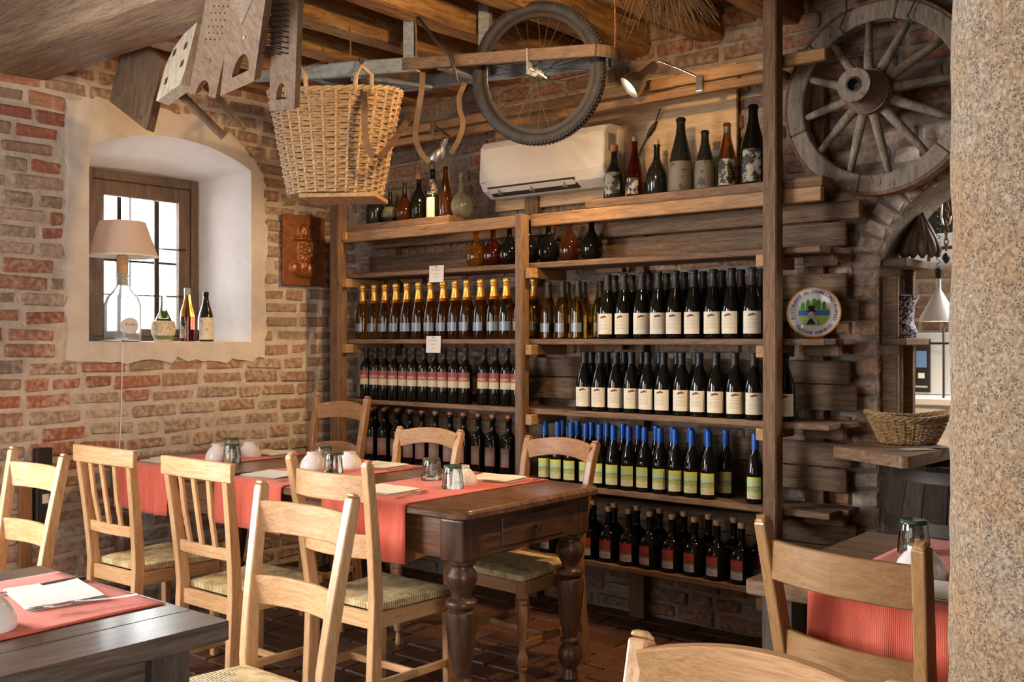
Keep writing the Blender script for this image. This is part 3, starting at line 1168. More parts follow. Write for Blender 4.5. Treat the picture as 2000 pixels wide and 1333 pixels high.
# ---- stone column in the foreground
colc = Vector((4.618, -2.624, 0))
colm = MB()
rings = []
rn = random.Random(77)
nseg, nr = 48, 60
nz = [[rn.uniform(-.0035, .0035) for _ in range(nseg)] for _ in range(nr + 1)]
for i in range(nr + 1):
    z = 3.0 * i / nr
    rad = .2 - .012 * (z / 3.0)
    rings.append([(colc.x + (rad + nz[i][k]) * math.cos(2 * PI * k / nseg), colc.y + (rad + nz[i][k]) * math.sin(2 * PI * k / nseg), z) for k in range(nseg)])
colm.loft(rings)
o = colm.build('trim_1', M['granite'], smooth=True)
tag(o, 'speckled granite column in the right foreground', 'column', kind='structure')

# ---- window in the niche
win = thing('window_1', 'small dark wooden window with iron bars in the plastered niche', 'window', (-.40, -1.28, 1.395), kind='structure')
WY0, WY1, WZ0, WZ1 = -1.635, -.93, 1.39, 2.345
GY0, GY1, GZ0, GZ1 = -1.515, -1.05, 1.47, 2.21


def wf(*b):
    return MB().box(*b)


wbuild(wf(-.44, -.375, WY0, WY0 + .05, WZ0, WZ1), 'frame', M['window_wood'], win, bevel=.004)
wbuild(wf(-.44, -.375, WY1 - .045, WY1, WZ0, WZ1), 'frame', M['window_wood'], win, bevel=.004)
wbuild(wf(-.44, -.375, WY0 + .05, WY1 - .045, WZ1 - .05, WZ1), 'frame', M['window_wood'], win, bevel=.004)
wbuild(wf(-.44, -.375, WY0 + .05, WY1 - .045, WZ0, WZ0 + .035), 'frame', M['window_wood'], win, bevel=.004)
for b in ((GY0 - .07, GY0, WZ0 + .035, WZ1 - .05), (GY1, GY1 + .075, WZ0 + .035, WZ1 - .05), (GY0, GY1, GZ1, WZ1 - .05), (GY0, GY1, WZ0 + .035, GZ0)):
    wbuild(wf(-.425, -.388, b[0], b[1], b[2], b[3]), 'sash', M['window_wood'], win, bevel=.005)
wbuild(MB().box(-.412, -.408, GY0, GY1, GZ0, GZ1), 'pane', M['pane'], win)
for zz in (1.66, 1.935):
    wbuild(MB().bar([(-.402, GY0, zz), (-.402, GY1, zz)], .008, .008), 'glazing_bar', M['iron'], win)
for yy in (-1.355, -1.2):
    wbuild(MB().bar([(-.402, yy, GZ0), (-.402, yy, GZ1)], .006, .006, up=(1, 0, 0)), 'glazing_bar', M['iron'], win)
wbuild(MB().tube([(-.372, -1.02, 1.66), (-.372, -1.07, 1.66)], .007), 'catch', M['iron'], win)
wbuild(MB().tube([(-.372, -1.02, 1.935), (-.372, -1.07, 1.935)], .007), 'catch', M['iron'], win)
for yy in (-1.60, -1.36, -1.12):
    wbuild(MB().bar([(-.52, yy, 1.2), (-.52, yy, 2.5)], .025, .025, up=(1, 0, 0)), 'iron_bar', M['iron'], win)
wbuild(MB().bar([(-.52, -1.8, 1.86), (-.52, -.8, 1.86)], .03, .012), 'iron_bar', M['iron'], win)
win2 = thing('window_2', 'side window in the left wall beyond the picture edge', 'window', (0, -4.35, .75), kind='structure')
for b in ((-5.1, -5.04, .75, 2.45), (-3.66, -3.6, .75, 2.45), (-5.04, -3.66, .75, .81), (-5.04, -3.66, 2.39, 2.45)):
    wbuild(MB().box(-.07, -.02, b[0], b[1], b[2], b[3]), 'frame', M['window_wood'], win2)

# ---- kitchen shell beyond the arch
kit = raw(MB().box(2.4, 6.0, 2.3, 2.4, -.1, 3.2), 'wall_kitchen', M['mortar'], 'brick wall at the far side of the kitchen', 'wall')
bk = piece_variants('brick', .24, .06, .063, M['brick'], 6, .007, .004, 25) + piece_variants('brick', .12, .06, .063, M['brick'], 4, .007, .004, 26)
lay_pieces(kit, 'brick', brick_rects(lambda z: [(2.42, 4.6)], .9, 2.3, lambda u, z, j: Vector((u, 2.32 - j, z)), 0, 35), bk, 300)
raw(MB().box(2.35, 2.4, .35, 2.4, 0, 3.2), 'wall_kitchen_left', M['plaster'], 'plain kitchen side wall on the left', 'wall')
raw(MB().box(6.0, 6.05, .35, 2.4, 0, 3.2), 'wall_kitchen_right', M['plaster'], 'plain kitchen side wall on the right', 'wall')
raw(MB().box(2.35, 6.05, .352, 2.4, 2.9, 3.0), 'ceiling_kitchen', M['white_paint'], 'white kitchen ceiling', 'ceiling')
raw(MB().box(2.35, 6.05, .4, 2.4, -.1, -.01), 'floor_kitchen', M['grout'], 'dark kitchen floor', 'floor')

# ================================================================== the wine shelf
shelf = thing('wine_shelf', 'long rustic plank wine shelf filling the back wall', 'shelf', (1.6, -.2, 0))
rn = random.Random(15)


def sbox(name, mat, x0, x1, y0, y1, z0, z1, bevel=.003, parent=shelf):
    return wbuild(MB().box(x0, x1, y0, y1, z0, z1), name, mat, parent, bevel=bevel)


sbox('post', M['shelf_z'], .215, .295, -.42, -.35, 0, 2.22, .005)
sbox('post', M['shelf_z'], 1.645, 1.69, -.42, -.355, 0, 2.045, .005)
sbox('post', M['shelf_z'], 3.005, 3.068, -.42, -.352, 0, 2.998, .005)
for x0 in (.32, 1.42, 2.1, 3.035):
    sbox('back_post', M['shelf_z'], x0, x0 + .09, -.062, -.012, 0, 2.55 if x0 > 3 else 2.2)
# back planks
for (z0, z1) in ((1.815, 1.922), (1.588, 1.697), (1.487, 1.583), (1.212, 1.313), (1.094, 1.207), (.846, .953), (.738, .840), (.50, .60), (.39, .495)):
    for (xa, xb) in ((.20, 1.47 + rn.uniform(-.02, .02)), (1.475, 3.27 + rn.uniform(-.03, .02))):
        sbox('back_plank', M['plank_x'], xa, xb - .004, -.088 + rn.uniform(-.003, .003), -.064, z0, z1, .003)
# shelf boards: front and rear board on each level
LV = {1: 2.09, 2: 1.80, 3: 1.41, 4: 1.055, 5: .685, 6: .325}
for lv, z in LV.items():
    t = .026
    if lv == 1:
        for (xa, xb) in ((.22, 1.12), (2.03, 3.24)):
            sbox('shelf_board', M['shelf_x'], xa, xb, -.347, -.225, z - .042, z, .004)
            sbox('shelf_board', M['shelf_x'], xa, xb - .02, -.222, -.092, z - .042, z, .004)
        continue
    xe = {2: 3.23, 3: 3.25, 4: 3.27, 5: 3.27, 6: 3.0}[lv]
    sbox('shelf_board', M['shelf_x'], .20, 1.655, -.347, -.222, z - t, z, .004)
    sbox('shelf_board', M['shelf_x'], .20, 1.655, -.219, -.092, z - t, z, .004)
    sbox('shelf_board', M['shelf_x'], 1.66, xe, -.347, -.222, z - t - .002, z, .004)
    sbox('shelf_board', M['shelf_x'], 1.66, xe + .03, -.219, -.092, z - t, z, .004)
    # bearers under the boards, end grain showing beside the posts
    for x0 in (.296, 1.692, 2.962):
        sbox('bearer', M['cleat'], x0, x0 + .042, -.395, -.092, z - t - .055, z - t - .003, .003)
    for x0 in (.55, 1.95):
        sbox('batten', M['shelf_x'], x0, x0 + .16, -.135, -.095, z - t - .028, z - t - .003, .003)
    if lv != 6:
        sbox('bearer', M['shelf_x'], 3.09, xe, -.20, -.16, z - t - .05, z - t - .003, .003)
# rails along the top
sbox('rail', M['rail_x'], .20, 1.643, -.385, -.348, 1.985, 2.045, .004)
sbox('rail', M['rail_x'], 1.692, 3.235, -.350, -.315, 1.985, 2.047, .004)
sbox('rail', M['shelf_x'], 1.70, 3.32, -.15, -.11, 1.925, 2.003, .004)
sbox('rail', M['shelf_x'], .30, 1.69, -.15, -.11, 1.965, 2.045, .004)
sbox('bearer', M['cleat'], .296, .335, -.40, -.092, 2.0, 2.045, .003)
# two slats high up
sbox('slat', M['rail_x'], .05, 3.25, -.345, -.305, 2.572, 2.622, .004)
sbox('slat', M['rail_x'], .05, 2.985, -.350, -.315, 2.518, 2.556, .004)
sbox('bearer', M['cleat'], 2.955, 3.0, -.40, -.092, 2.56, 2.60, .003)


# ------------------------------------------------------------------ bottles
def wrap(mb, r):
    """flat drawing (x across, y up) wrapped on a bottle of radius r, facing -y"""
    return mb.map(lambda v: (r * math.sin(v.x / r), -r * math.cos(v.x / r), v.y))


def label_patch(r, z0, z1, ha, n=10):
    return MB().grid(lambda u, v: ((r) * math.sin(-ha + 2 * ha * u), -(r) * math.cos(-ha + 2 * ha * u), z0 + (z1 - z0) * v), n, 1)


def lath(prof, n=22):
    return MB().lathe(prof, n)


def quad(mb, x0, x1, y0, y1):
    return mb.grid(lambda u, v: (x0 + (x1 - x0) * u, y0 + (y1 - y0) * v, 0), 12, 1)


PROF = {
    'sparkling': [(0, .012), (.02, .008), (.036, 0), (.042, .004), (.0435, .012), (.0435, .125), (.041, .150), (.034, .185), (.0245, .222), (.0175, .255), (.0155, .285), (.0155, .297), (.018, .299), (.018, .310), (.014, .315), (0, .315)],
    'burgundy': [(0, .012), (.02, .008), (.036, 0), (.0405, .004), (.041, .012), (.041, .125), (.039, .150), (.031, .185), (.021, .215), (.0155, .238), (.0148, .270), (.0165, .272), (.0165, .283), (.014, .290), (0, .290)],
    'bordeaux': [(0, .012), (.02, .008), (.034, 0), (.0375, .004), (.038, .012), (.038, .185), (.036, .200), (.029, .215), (.019, .228), (.0145, .243), (.0142, .285), (.0162, .288), (.0162, .300), (.014, .305), (0, .305)],
    'slope': [(0, .012), (.02, .008), (.034, 0), (.038, .004), (.0385, .012), (.0385, .125), (.037, .145), (.030, .180), (.021, .210), (.0155, .235), (.0145, .290), (.014, .305), (0, .305)],
    'squat': [(0, .012), (.02, .008), (.042, 0), (.0475, .004), (.049, .012), (.0495, .105), (.047, .125), (.040, .143), (.027, .158), (.0165, .170), (.0145, .185), (.0142, .225), (.0165, .227), (.0165, .238), (.012, .242), (0, .242)],
    'flask': [(0, .003), (.03, 0), (.044, .012), (.055, .040), (.058, .065), (.055, .090), (.045, .115), (.030, .135), (.018, .152), (.0145, .170), (.0135, .225), (.0155, .230), (.0155, .238), (.012, .241), (0, .241)],
}


def sleeve(name, z0, z1, eps=.0008):
    """foil over the neck: the part of a profile between two heights, a little proud, closed on top"""
    p = PROF[name]
    pts = []

    def rad(z):
        for (a, b) in zip(p, p[1:]):
            if a[1] <= z <= b[1] and b[1] > a[1]:
                return a[0] + (b[0] - a[0]) * (z - a[1]) / (b[1] - a[1])
        return p[-2][0]
    zs = [z0] + [q[1] for q in p if z0 < q[1] < p[-1][1] and q[0] > 0] + [z1]
    pts = [(rad(min(z, p[-1][1] - .0001)) + eps, z) for z in zs]
    return lath(pts + [(0, z1 + .0005)])


KIND = {}


def kind(key, name, body, parts):
    KIND[key] = (name, body, parts)


gold_cap = lath([(.0262, .212), (.0195, .248), (.0175, .27), (.0172, .288), (.0195, .291), (.0195, .296), (.0178, .298), (.0205, .302), (.0212, .312), (.017, .322), (0, .324)])
crm = MB()
quad(crm, -.024, .024, .048, .0495)
quad(crm, -.020, .020, .056, .0572)
quad(crm, -.022, .022, .082, .0832)
quad(crm, -.018, .018, .090, .0912)
crm.merge(text('del Tasso', .012).map(lambda v: (v.x, v.y + .068, 0)))
rnb = random.Random(3)
MK = [(.100, .103), (.099, .106), (.100, .109), (.0985, .110), (.1005, .1095), (.102, .112), (.1015, .113), (.103, .1125), (.102, .1095), (.1025, .1085), (.1045, .107)]
mark = MB().add([(-.017 + .0034 * i, q, 0) for i, ab in enumerate(MK) for q in ab], [(2 * i, 2 * i + 2, 2 * i + 3, 2 * i + 1) for i in range(10)])
kind('champagne', 'sparkling_wine_bottle', lath(PROF['sparkling']).mesh('sparkling_wine_bottle', M['gold_glass'], 40), [
    ('foil_cap', gold_cap.mesh('foil_cap', M['gold_foil'], 40)),
    ('bottle_label', label_patch(.0442, .045, .092, .72).mesh('bottle_label', M['label_grey'], True)),
])
kind('white', 'white_wine_bottle', lath(PROF['burgundy']).mesh('white_wine_bottle', M['pale_gold_glass'], 40), [
    ('foil_cap', sleeve('burgundy', .21, .2915).mesh('foil_cap', M['black_foil'], 40)),
    ('bottle_label', label_patch(.0417, .035, .080, .72).mesh('bottle_label', M['label_grey'], True)),
])
kind('dark_sparkling', 'wine_bottle', lath(PROF['sparkling']).mesh('wine_bottle', M['dark_glass'], 40), [
    ('foil_cap', sleeve('sparkling', .235, .316).mesh('foil_cap', M['black_foil'], 40)),
    ('bottle_label', label_patch(.0442, .022, .122, .95).mesh('bottle_label', M['label_cream'], True)),
    ('label_print', wrap(MB().merge(crm), .0446).mesh('label_print', M['grey_print'])),
    ('label_mark', wrap(MB().merge(mark), .0446).mesh('label_mark', M['brown_print'])),
])
kind('red_cream', 'wine_bottle', lath(PROF['burgundy']).mesh('wine_bottle', M['dark_glass'], 40), [
    ('foil_cap', sleeve('burgundy', .235, .2915).mesh('foil_cap', M['black_foil'], 40)),
    ('bottle_label', label_patch(.0417, .022, .118, 1.0).mesh('bottle_label', M['label_cream'], True)),
    ('label_print', wrap(MB().merge(crm), .0421).mesh('label_print', M['grey_print'])),
    ('label_mark', wrap(MB().merge(mark), .0421).mesh('label_mark', M['brown_print'])),
])
swirl = MB().bar([(-.028 + .056 * i / 14, .138 + .006 * math.sin(i * 1.5), 0) for i in range(15)], .0028, .0002, up=(0, 0, 1))
kind('red_label', 'wine_bottle', lath(PROF['bordeaux']).mesh('wine_bottle', M['dark_glass'], 40), [
    ('foil_cap', sleeve('bordeaux', .248, .306).mesh('foil_cap', M['black_foil'], 40)),
    ('bottle_label', label_patch(.0387, .088, .172, 1.05).mesh('bottle_label', M['label_red'], True)),
    ('label_print', wrap(swirl, .0391).mesh('label_print', M['label_cream'])),
])
lines = MB()
for k in range(3):
    quad(lines, -.022, .022, .034 + k * .007, .0352 + k * .007)
kind('blue_cap', 'wine_bottle', lath(PROF['slope']).mesh('wine_bottle', M['dark_glass'], 40), [
    ('foil_cap', sleeve('slope', .237, .3055).mesh('foil_cap', M['blue_foil'], 40)),
    ('bottle_label', label_patch(.0392, .022, .118, .82).mesh('bottle_label', M['label_landscape'], True)),
    ('label_print', wrap(lines, .0396).mesh('label_print', M['grey_print'])),
])
lines2 = MB()
for k in range(2):
    quad(lines2, -.020, .020, .032 + k * .008, .0335 + k * .008)
kind('squat', 'squat_wine_bottle', lath(PROF['squat']).mesh('squat_wine_bottle', M['dark_glass'], 40), [
    ('cork', lath([(.0125, .24), (.0125, .248), (.0155, .249), (.0155, .262), (.013, .265), (0, .265)], 14).mesh('cork', M['cork'], 40)),
    ('bottle_label', label_patch(.0502, .022, .108, .58).mesh('bottle_label', M['label_grape'], True)),
    ('label_print', wrap(lines2, .0506).mesh('label_print', M['label_grey'])),
])
kind('corked', 'corked_wine_bottle', lath(PROF['bordeaux']).mesh('corked_wine_bottle', M['dark_glass'], 40), [
    ('cork', lath([(.0125, .303), (.0125, .309), (.0158, .310), (.0158, .322), (0, .323)], 14).mesh('cork', M['cork_red'], 40)),
    ('bottle_label', label_patch(.0387, .05, .15, .85).mesh('bottle_label', M['label_pink'], True)),
])
for nm, mt, ck in (('amber', 'orange_liquid', 'cork'), ('red', 'red_liquid', 'cork'), ('dark', 'dark_glass', 'cork'), ('brown', 'brown_glass', 'cork')):
    kind('flask_' + nm, 'round_flask', lath(PROF['flask'], 26).mesh('round_flask', M[mt], 50), [
        ('cork', lath([(.0115, .238), (.0115, .252), (.0135, .262), (0, .263)], 14).mesh('cork', M[ck], 40))])


FAT = {'champagne': 1.03, 'dark_sparkling': 1.05, 'red_cream': 1.06, 'blue_cap': 1.06, 'red_label': 1.02, 'squat': 1.08, 'corked': 1.08}


def bottle(key, loc, rotz, label, group):
    name, body, parts = KIND[key]
    k = FAT.get(key, 1.0)
    o = place(name, body, None, loc, (0, 0, rotz), (k, k, 1))
    tag(o, label, 'bottle', group)
    lab_ = None
    for pn, me in parts:
        q = place(pn, me, lab_ if pn.startswith('label_') else o)
        if pn == 'bottle_label':
            lab_ = q
    return o


rn = random.Random(99)


def row(key, x0, x1, n, y, z, what, where, group, face=0.35, jy=.006, skip=()):
    """a row along the shelf; every bottle is named by its place in its row"""
    for i in range(n):
        if i in skip:
            continue
        x = x0 + (x1 - x0) * i / max(1, n - 1) + rn.uniform(-.0012, .0012)
        lab = f'{what}, {ordn(i)} from left {where}'
        bottle(key, (x, y + rn.uniform(-jy, jy), z + .0005), face + rn.uniform(-.28, .28), lab, group)


# level 3, left bay and right bay
row('champagne', .375, 1.585, 14, -.295, LV[3], 'gold-capped sparkling wine bottle', 'in the front row', 'gold-capped sparkling wine', face=.15)
row('champagne', 1.30, 1.585, 4, -.180, LV[3], 'half-hidden gold-capped sparkling bottle', 'in the back row', 'gold-capped sparkling wine', face=.15)
row('white', 1.765, 1.955, 3, -.295, LV[3], 'black-capped golden white wine bottle', 'right of the middle post', 'white wine', face=.15)
row('white', 1.80, 2.005, 3, -.180, LV[3], 'shaded golden white wine bottle', 'in the back row', 'white wine', face=.4)
row('dark_sparkling', 2.135, 2.895, 9, -.295, LV[3], 'black bottle, cream label, upper cream-label shelf', 'in front row', 'cream-labelled black bottles', face=.25)
row('dark_sparkling', 2.10, 2.885, 9, -.185, LV[3], 'half-hidden black bottle, upper cream-label shelf', 'in back row', 'cream-labelled black bottles', face=.25)
# level 4
row('red_label', .40, 1.20, 11, -.295, LV[4], 'dark bottle with red-and-cream label', 'below the lower price tag', 'red-and-cream-labelled wine', face=.1)
row('red_label', 1.31, 1.545, 4, -.265, LV[4], 'dark red-labelled bottle', 'of four beside the middle post', 'red-and-cream-labelled wine', face=.0)
row('red_cream', 1.995, 2.905, 11, -.295, LV[4], 'dark bottle, cream label, lower cream-label shelf', 'in front row', 'cream-labelled red wine', face=.25)
row('red_cream', 1.96, 2.86, 10, -.190, LV[4], 'half-hidden dark bottle, lower cream-label shelf', 'in back row', 'cream-labelled red wine', face=.25)
bottle('red_cream', (3.052, -.298, LV[4] + .0005), .3, 'lone cream-labelled red wine bottle right of the tall shelf post', 'cream-labelled red wine')
# level 5
row('corked', .45, 1.50, 11, -.295, LV[5], 'corked dark bottle behind the long table', 'in the front row', 'corked dark wine', face=.1)
row('corked', .365, .565, 3, -.190, LV[5], 'shaded corked bottle by the left post', 'in the back row', 'corked dark wine', face=.1)
row('blue_cap', 1.745, 2.685, 12, -.300, LV[5], 'blue-capped bottle with yellow-green label', 'in the front row', 'blue-capped wine', face=.3)
row('blue_cap', 1.79, 2.72, 11, -.205, LV[5], 'blue-capped bottle mostly hidden', 'in the back row', 'blue-capped wine', face=.3)
bottle('blue_cap', (2.905, -.285, LV[5] + .0005), .3, 'blue-capped bottle standing apart against the tall right post', 'blue-capped wine')
# level 6
row('squat', 1.775, 2.845, 10, -.290, LV[6], 'squat corked bottle with red grape label', 'in front on the lowest shelf', 'squat corked wine', face=.1)
row('squat', 1.83, 2.88, 9, -.175, LV[6], 'squat corked bottle', 'in the back row of the lowest shelf', 'squat corked wine', face=.2)
bottle('squat', (3.125, -.28, LV[6] + .0005 - .325), .2, 'dark corked bottle standing on the floor right of the shelf post', 'squat corked wine')

# round flasks on level 2
for k, (px, key, what) in enumerate(((930, 'flask_amber', 'round flask of amber liqueur, leftmost of its shelf'), (963, 'flask_red', 'round flask of red-brown liqueur between amber and black flasks'),
                                     (995, 'flask_dark', 'round black flask just left of the middle post'), (1020, 'flask_dark', 'round dark flask half hidden behind the middle post'),
                                     (1071, 'flask_dark', 'round dark flask with cork left of the brown flask'), (1113, 'flask_brown', 'round flask of brown liqueur between two dark flasks'),
                                     (1155, 'flask_dark', 'round dark flask, rightmost of the flasks under the rail'))):
    fy = -.22
    p = ony(px, 500, fy)
    if px == 1020:
        p.x = (ony(995, 500, fy).x + ony(1071, 500, fy).x) / 2
    bottle(key, (p.x, fy, LV[2] + .0005), .2, what, 'round liqueur flasks')

# old bottles standing on top
SH = {
    'shoulder': [(0, .03), (.5, .015), (.92, 0), (1, .02), (1, .36), (.96, .44), (.80, .53), (.52, .62), (.33, .70), (.28, .80), (.28, .93), (.34, .935), (.34, .965), (.26, .97), (0, .97)],
    'taper': [(0, .03), (.5, .015), (.92, 0), (1, .02), (1, .34), (.95, .44), (.80, .56), (.58, .68), (.42, .79), (.36, .88), (.36, .945), (.42, .95), (.42, .98), (.3, 1.0), (0, 1.0)],
    'ball': [(0, .01), (.5, 0), (.8, .06), (1, .22), (.98, .33), (.78, .46), (.46, .56), (.29, .63), (.25, .72), (.22, .93), (.27, .935), (.27, .96), (.2, .965), (0, .965)],
}


def old_bottle(px, dx, h, r, shape, glass, label, group, cap=None, lab=None, neck=None, liquid=None):
    x = ony(px, 400, -.21).x + dx
    base = [(a * r, b * h) for a, b in SH[shape]]
    o = lath(base, 26).build('old_bottle', M[glass], smooth=45)
    o.location = (x, -.21, LV[1] + .0005)
    o.rotation_euler = (0, 0, .35 + rn.uniform(-.2, .2))
    tag(o, label, 'bottle', group)

    def radius(z):
        for (a, b) in zip(base, base[1:]):
            if a[1] <= z <= b[1] and b[1] > a[1]:
                return a[0] + (b[0] - a[0]) * (z - a[1]) / (b[1] - a[1])
        return base[-2][0]
    if lab:
        m, za, zb, ha = lab
        mb = MB().grid(lambda u, v: ((radius((za + (zb - za) * v) * h) + .0006) * math.sin(-ha + 2 * ha * u), -(radius((za + (zb - za) * v) * h) + .0006) * math.cos(-ha + 2 * ha * u), (za + (zb - za) * v) * h), 12, 8)
        mb.build('old_label', M[m], o, smooth=True)
    if neck:
        m, za, zb = neck
        zs = [za * h + (zb - za) * h * i / 8 for i in range(9)]
        lath([(radius(z) + .0005, z) for z in zs], 20).build('neck_band', M[m], o, smooth=True)
    top = base[-1][1]
    rr = radius(top - .02 * h)
    if cap == 'cork':
        lath([(rr * .72, top - .003), (rr * .72, top + .02), (rr * .62, top + .023), (0, top + .023)], 14).build('cork', M['cork'], o, smooth=40)
    elif cap:
        lath([(rr + .001, top - .03), (rr + .001, top + .003), (rr * .8, top + .006), (0, top + .006)], 16).build('cap', M[cap], o, smooth=40)


G = 'old bottles on top of the shelf'
old_bottle(1200, 0, .285, .054, 'shoulder', 'smoke_glass', 'old dark bottle with orange cap and green neck beside the air conditioner', G, 'cork_red', ('label_worn', .12, .5, .9), ('green_glass', .66, .9))
old_bottle(1240, 0, .285, .041, 'taper', 'red_liquid', 'old corked bottle with amber neck over dark red wine', G, 'cork', ('label_worn', .08, .36, .8), ('amber_glass', .42, .93))
old_bottle(1283, 0, .262, .050, 'shoulder', 'smoke_glass', 'old dark bottle with bright green neck and grey stopper', G, 'cork', None, ('green_glass', .68, .92))
old_bottle(1330, 0, .365, .057, 'taper', 'smoke_glass', 'tall dusty black magnum bottle in the middle of the top shelf', G, None, ('label_dusty', .04, .42, 1.3))
old_bottle(1377, 0, .288, .048, 'taper', 'smoke_glass', 'dusty grey bottle between the tall magnum and a brown-necked bottle', G, None, ('label_dusty', .03, .5, 1.5))
old_bottle(1420, 0, .308, .044, 'taper', 'brown_glass', 'old brown-necked bottle with a flaking pale label', G, None, ('label_worn', .06, .45, 1.1), ('dusty_glass', .84, .94))
old_bottle(1471, 0, .372, .059, 'taper', 'dark_glass', 'large black bottle with torn white label beside the tall post', G, None, ('label_worn', .05, .45, .75))
old_bottle(733, 0, .27, .055, 'shoulder', 'smoke_glass', 'stout black bottle partly hidden behind the hanging basket', G, None, ('label_cream', .48, .6, .5))
old_bottle(762, 0, .21, .052, 'ball', 'smoke_glass', 'round dark long-necked bottle next to the stout black bottle', G, None, ('label_dusty', .2, .5, 1.5))
old_bottle(790, 0, .25, .055, 'ball', 'brown_glass', 'round reddish flask with a pale green neck on the top shelf', G, None, None, ('green_glass', .6, .92))
old_bottle(818, 0, .285, .047, 'shoulder', 'dark_glass', 'black bottle with green neck band and red cap', G, 'cork_red', None, ('green_glass', .78, .90))
old_bottle(845, 0, .295, .037, 'taper', 'smoke_glass', 'slim black bottle with a long cream label and cork', G, 'cork', ('label_cream', .06, .44, .8), ('label_worn', .5, .8))
old_bottle(870, 0, .30, .037, 'taper', 'brown_glass', 'slim brown bottle behind the cream-labelled one', G, None, None)
old_bottle(899, .01, .235, .062, 'ball', 'dusty_glass', 'dusty clear round flask with a long neck, rightmost on the left', G, 'cork', None)

# price tags pinned to shelf edges
for (px, py, z0, lab) in ((853, 538, LV[2], 'white price tag pinned to the shelf edge above the gold-capped bottles'), (847, 678, LV[3], 'white price tag pinned to the shelf edge below the gold-capped bottles')):
    p = ony(px, py, -.354)
    t = thing('price_tag', lab, 'price tag', (p.x, -.352, z0 - .075), 0, 'white price tags')
    MB().grid(lambda u, v: (-.055 + .11 * u, -.003 - .004 * (1 - v) ** 2, .092 * v), 4, 4).build('card', M['paper_white'], t, solid=.0008)
    pr = MB()
    for (w, zz) in ((.03, .066), (.018, .044), (.014, .024)):
        pr.add([(-w, -.0088, zz), (w, -.0088, zz), (w, -.0088, zz + .003), (-w, -.0088, zz + .003)], [(0, 1, 2, 3)])
    pr.build('writing', M['grey_print'], t)
    lath([(0, 0), (.004, 0), (.004, .002), (0, .003)], 10).map(lambda v: (v.x, -.0045 - v.z, v.y + .084)).build('pin', M['black_plastic'], t)

# ================================================================== things on the walls
# ---- panel and air conditioner
o = MB().box(1.19, 2.69, -.040, -.016, 2.13, 2.72).build('wall_panel', M['wood_panel'], bevel=.003)
tag(o, 'pale wooden panel mounted on the wall behind the air conditioner', 'panel')
ac = thing('air_conditioner', 'white split air conditioner mounted on the wooden panel', 'air conditioner', (1.65, -.04, 2.185))
AX, AW = 1.237 - 1.65, .825
prof = [(0, .02), (0, .30), (-.05, .315), (-.12, .312), (-.165, .298), (-.185, .27), (-.195, .12), (-.195, .085), (-.165, .035), (-.10, .0), (-.04, .0)]
MB().loft([[(AX + dx, y * (1 - s), z * (1 - s) + .16 * s) for y, z in prof] for dx, s in ((0, .05), (.006, .015), (.02, 0), (AW - .02, 0), (AW - .006, .015), (AW, .05))]).build('body', M['white_plastic'], ac, smooth=25)
MB().loft([[(AX + dx, -.1975 + yy, z) for yy, z in ((0, .095), (.003, .118), (.004, .262), (.012, .268), (.012, .09))] for dx in (.03, AW - .10)]).build('front_panel', M['white_plastic'], ac, bevel=.003, seg=2)
slot = [(-.178, .052), (-.118, .008), (-.105, .02), (-.165, .066)]
MB().loft([[(AX + dx, y - .003, z - .003) for y, z in slot] for dx in (.05, AW - .19)]).build('air_outlet', M['dark_slot'], ac)
MB().loft([[(AX + dx, y, z) for y, z in ((-.176, .043), (-.150, .0215), (-.147, .0245), (-.173, .0465))] for dx in (.055, AW - .20)]).build('louver', M['white_plastic'], ac)
for k in range(3):
    MB().box(AX + .12 + k * .22, AX + .126 + k * .22, -.172, -.12, .012, .046).map(lambda v: (v.x, v.y, v.z - .002)).build('louver_rib', M['grey_plastic'], ac)
MB().box(AX + AW - .0005, AX + AW + .001, -.15, -.085, .17, .26).build('rating_sticker', M['grey_plastic'], ac)
for k in range(5):
    MB().box(AX + AW - .001, AX + AW + .003, -.065 + k * .012, -.060 + k * .012, .03, .29).build('side_rib', M['white_plastic'], ac)
MB().box(AX + .022, AX + .055, -.2005, -.199, .075, .080).build('maker_mark', M['grey_plastic'], ac)
cord = [ony(1290, 212, -.07), ony(1278, 245, -.05), ony(1268, 262, -.05), ony(1252, 290, -.05), ony(1243, 320, -.05), ony(1238, 360, -.06)]
c = thing('power_cord', 'black power cord with inline switch on the wooden panel', 'cord', (cord[-1].x, cord[-1].y, cord[-1].z))
wbuild(MB().tube(cord, .0035), 'cable', M['black_plastic'], c, smooth=True)
sw = [cord[1] + (cord[2] - cord[1]) * t for t in (-.5, .1, .5, .9, 1.5)]
wbuild(MB().tube(sw, [.004, .012, .013, .012, .004], 8), 'switch', M['black_plastic'], c, smooth=True)
pg = ony(1405, 312, -.045)
o = MB().box(pg.x - .07, pg.x + .06, -.052, -.042, pg.z - .14, pg.z + .05).build('sign_board', M['print_green'])
tag(o, 'small green and white board behind the old bottles', 'sign')
MB().box(-.066, .064, -.007, -.0055, .155, .187).build('white_band', M['paper_white'], o)


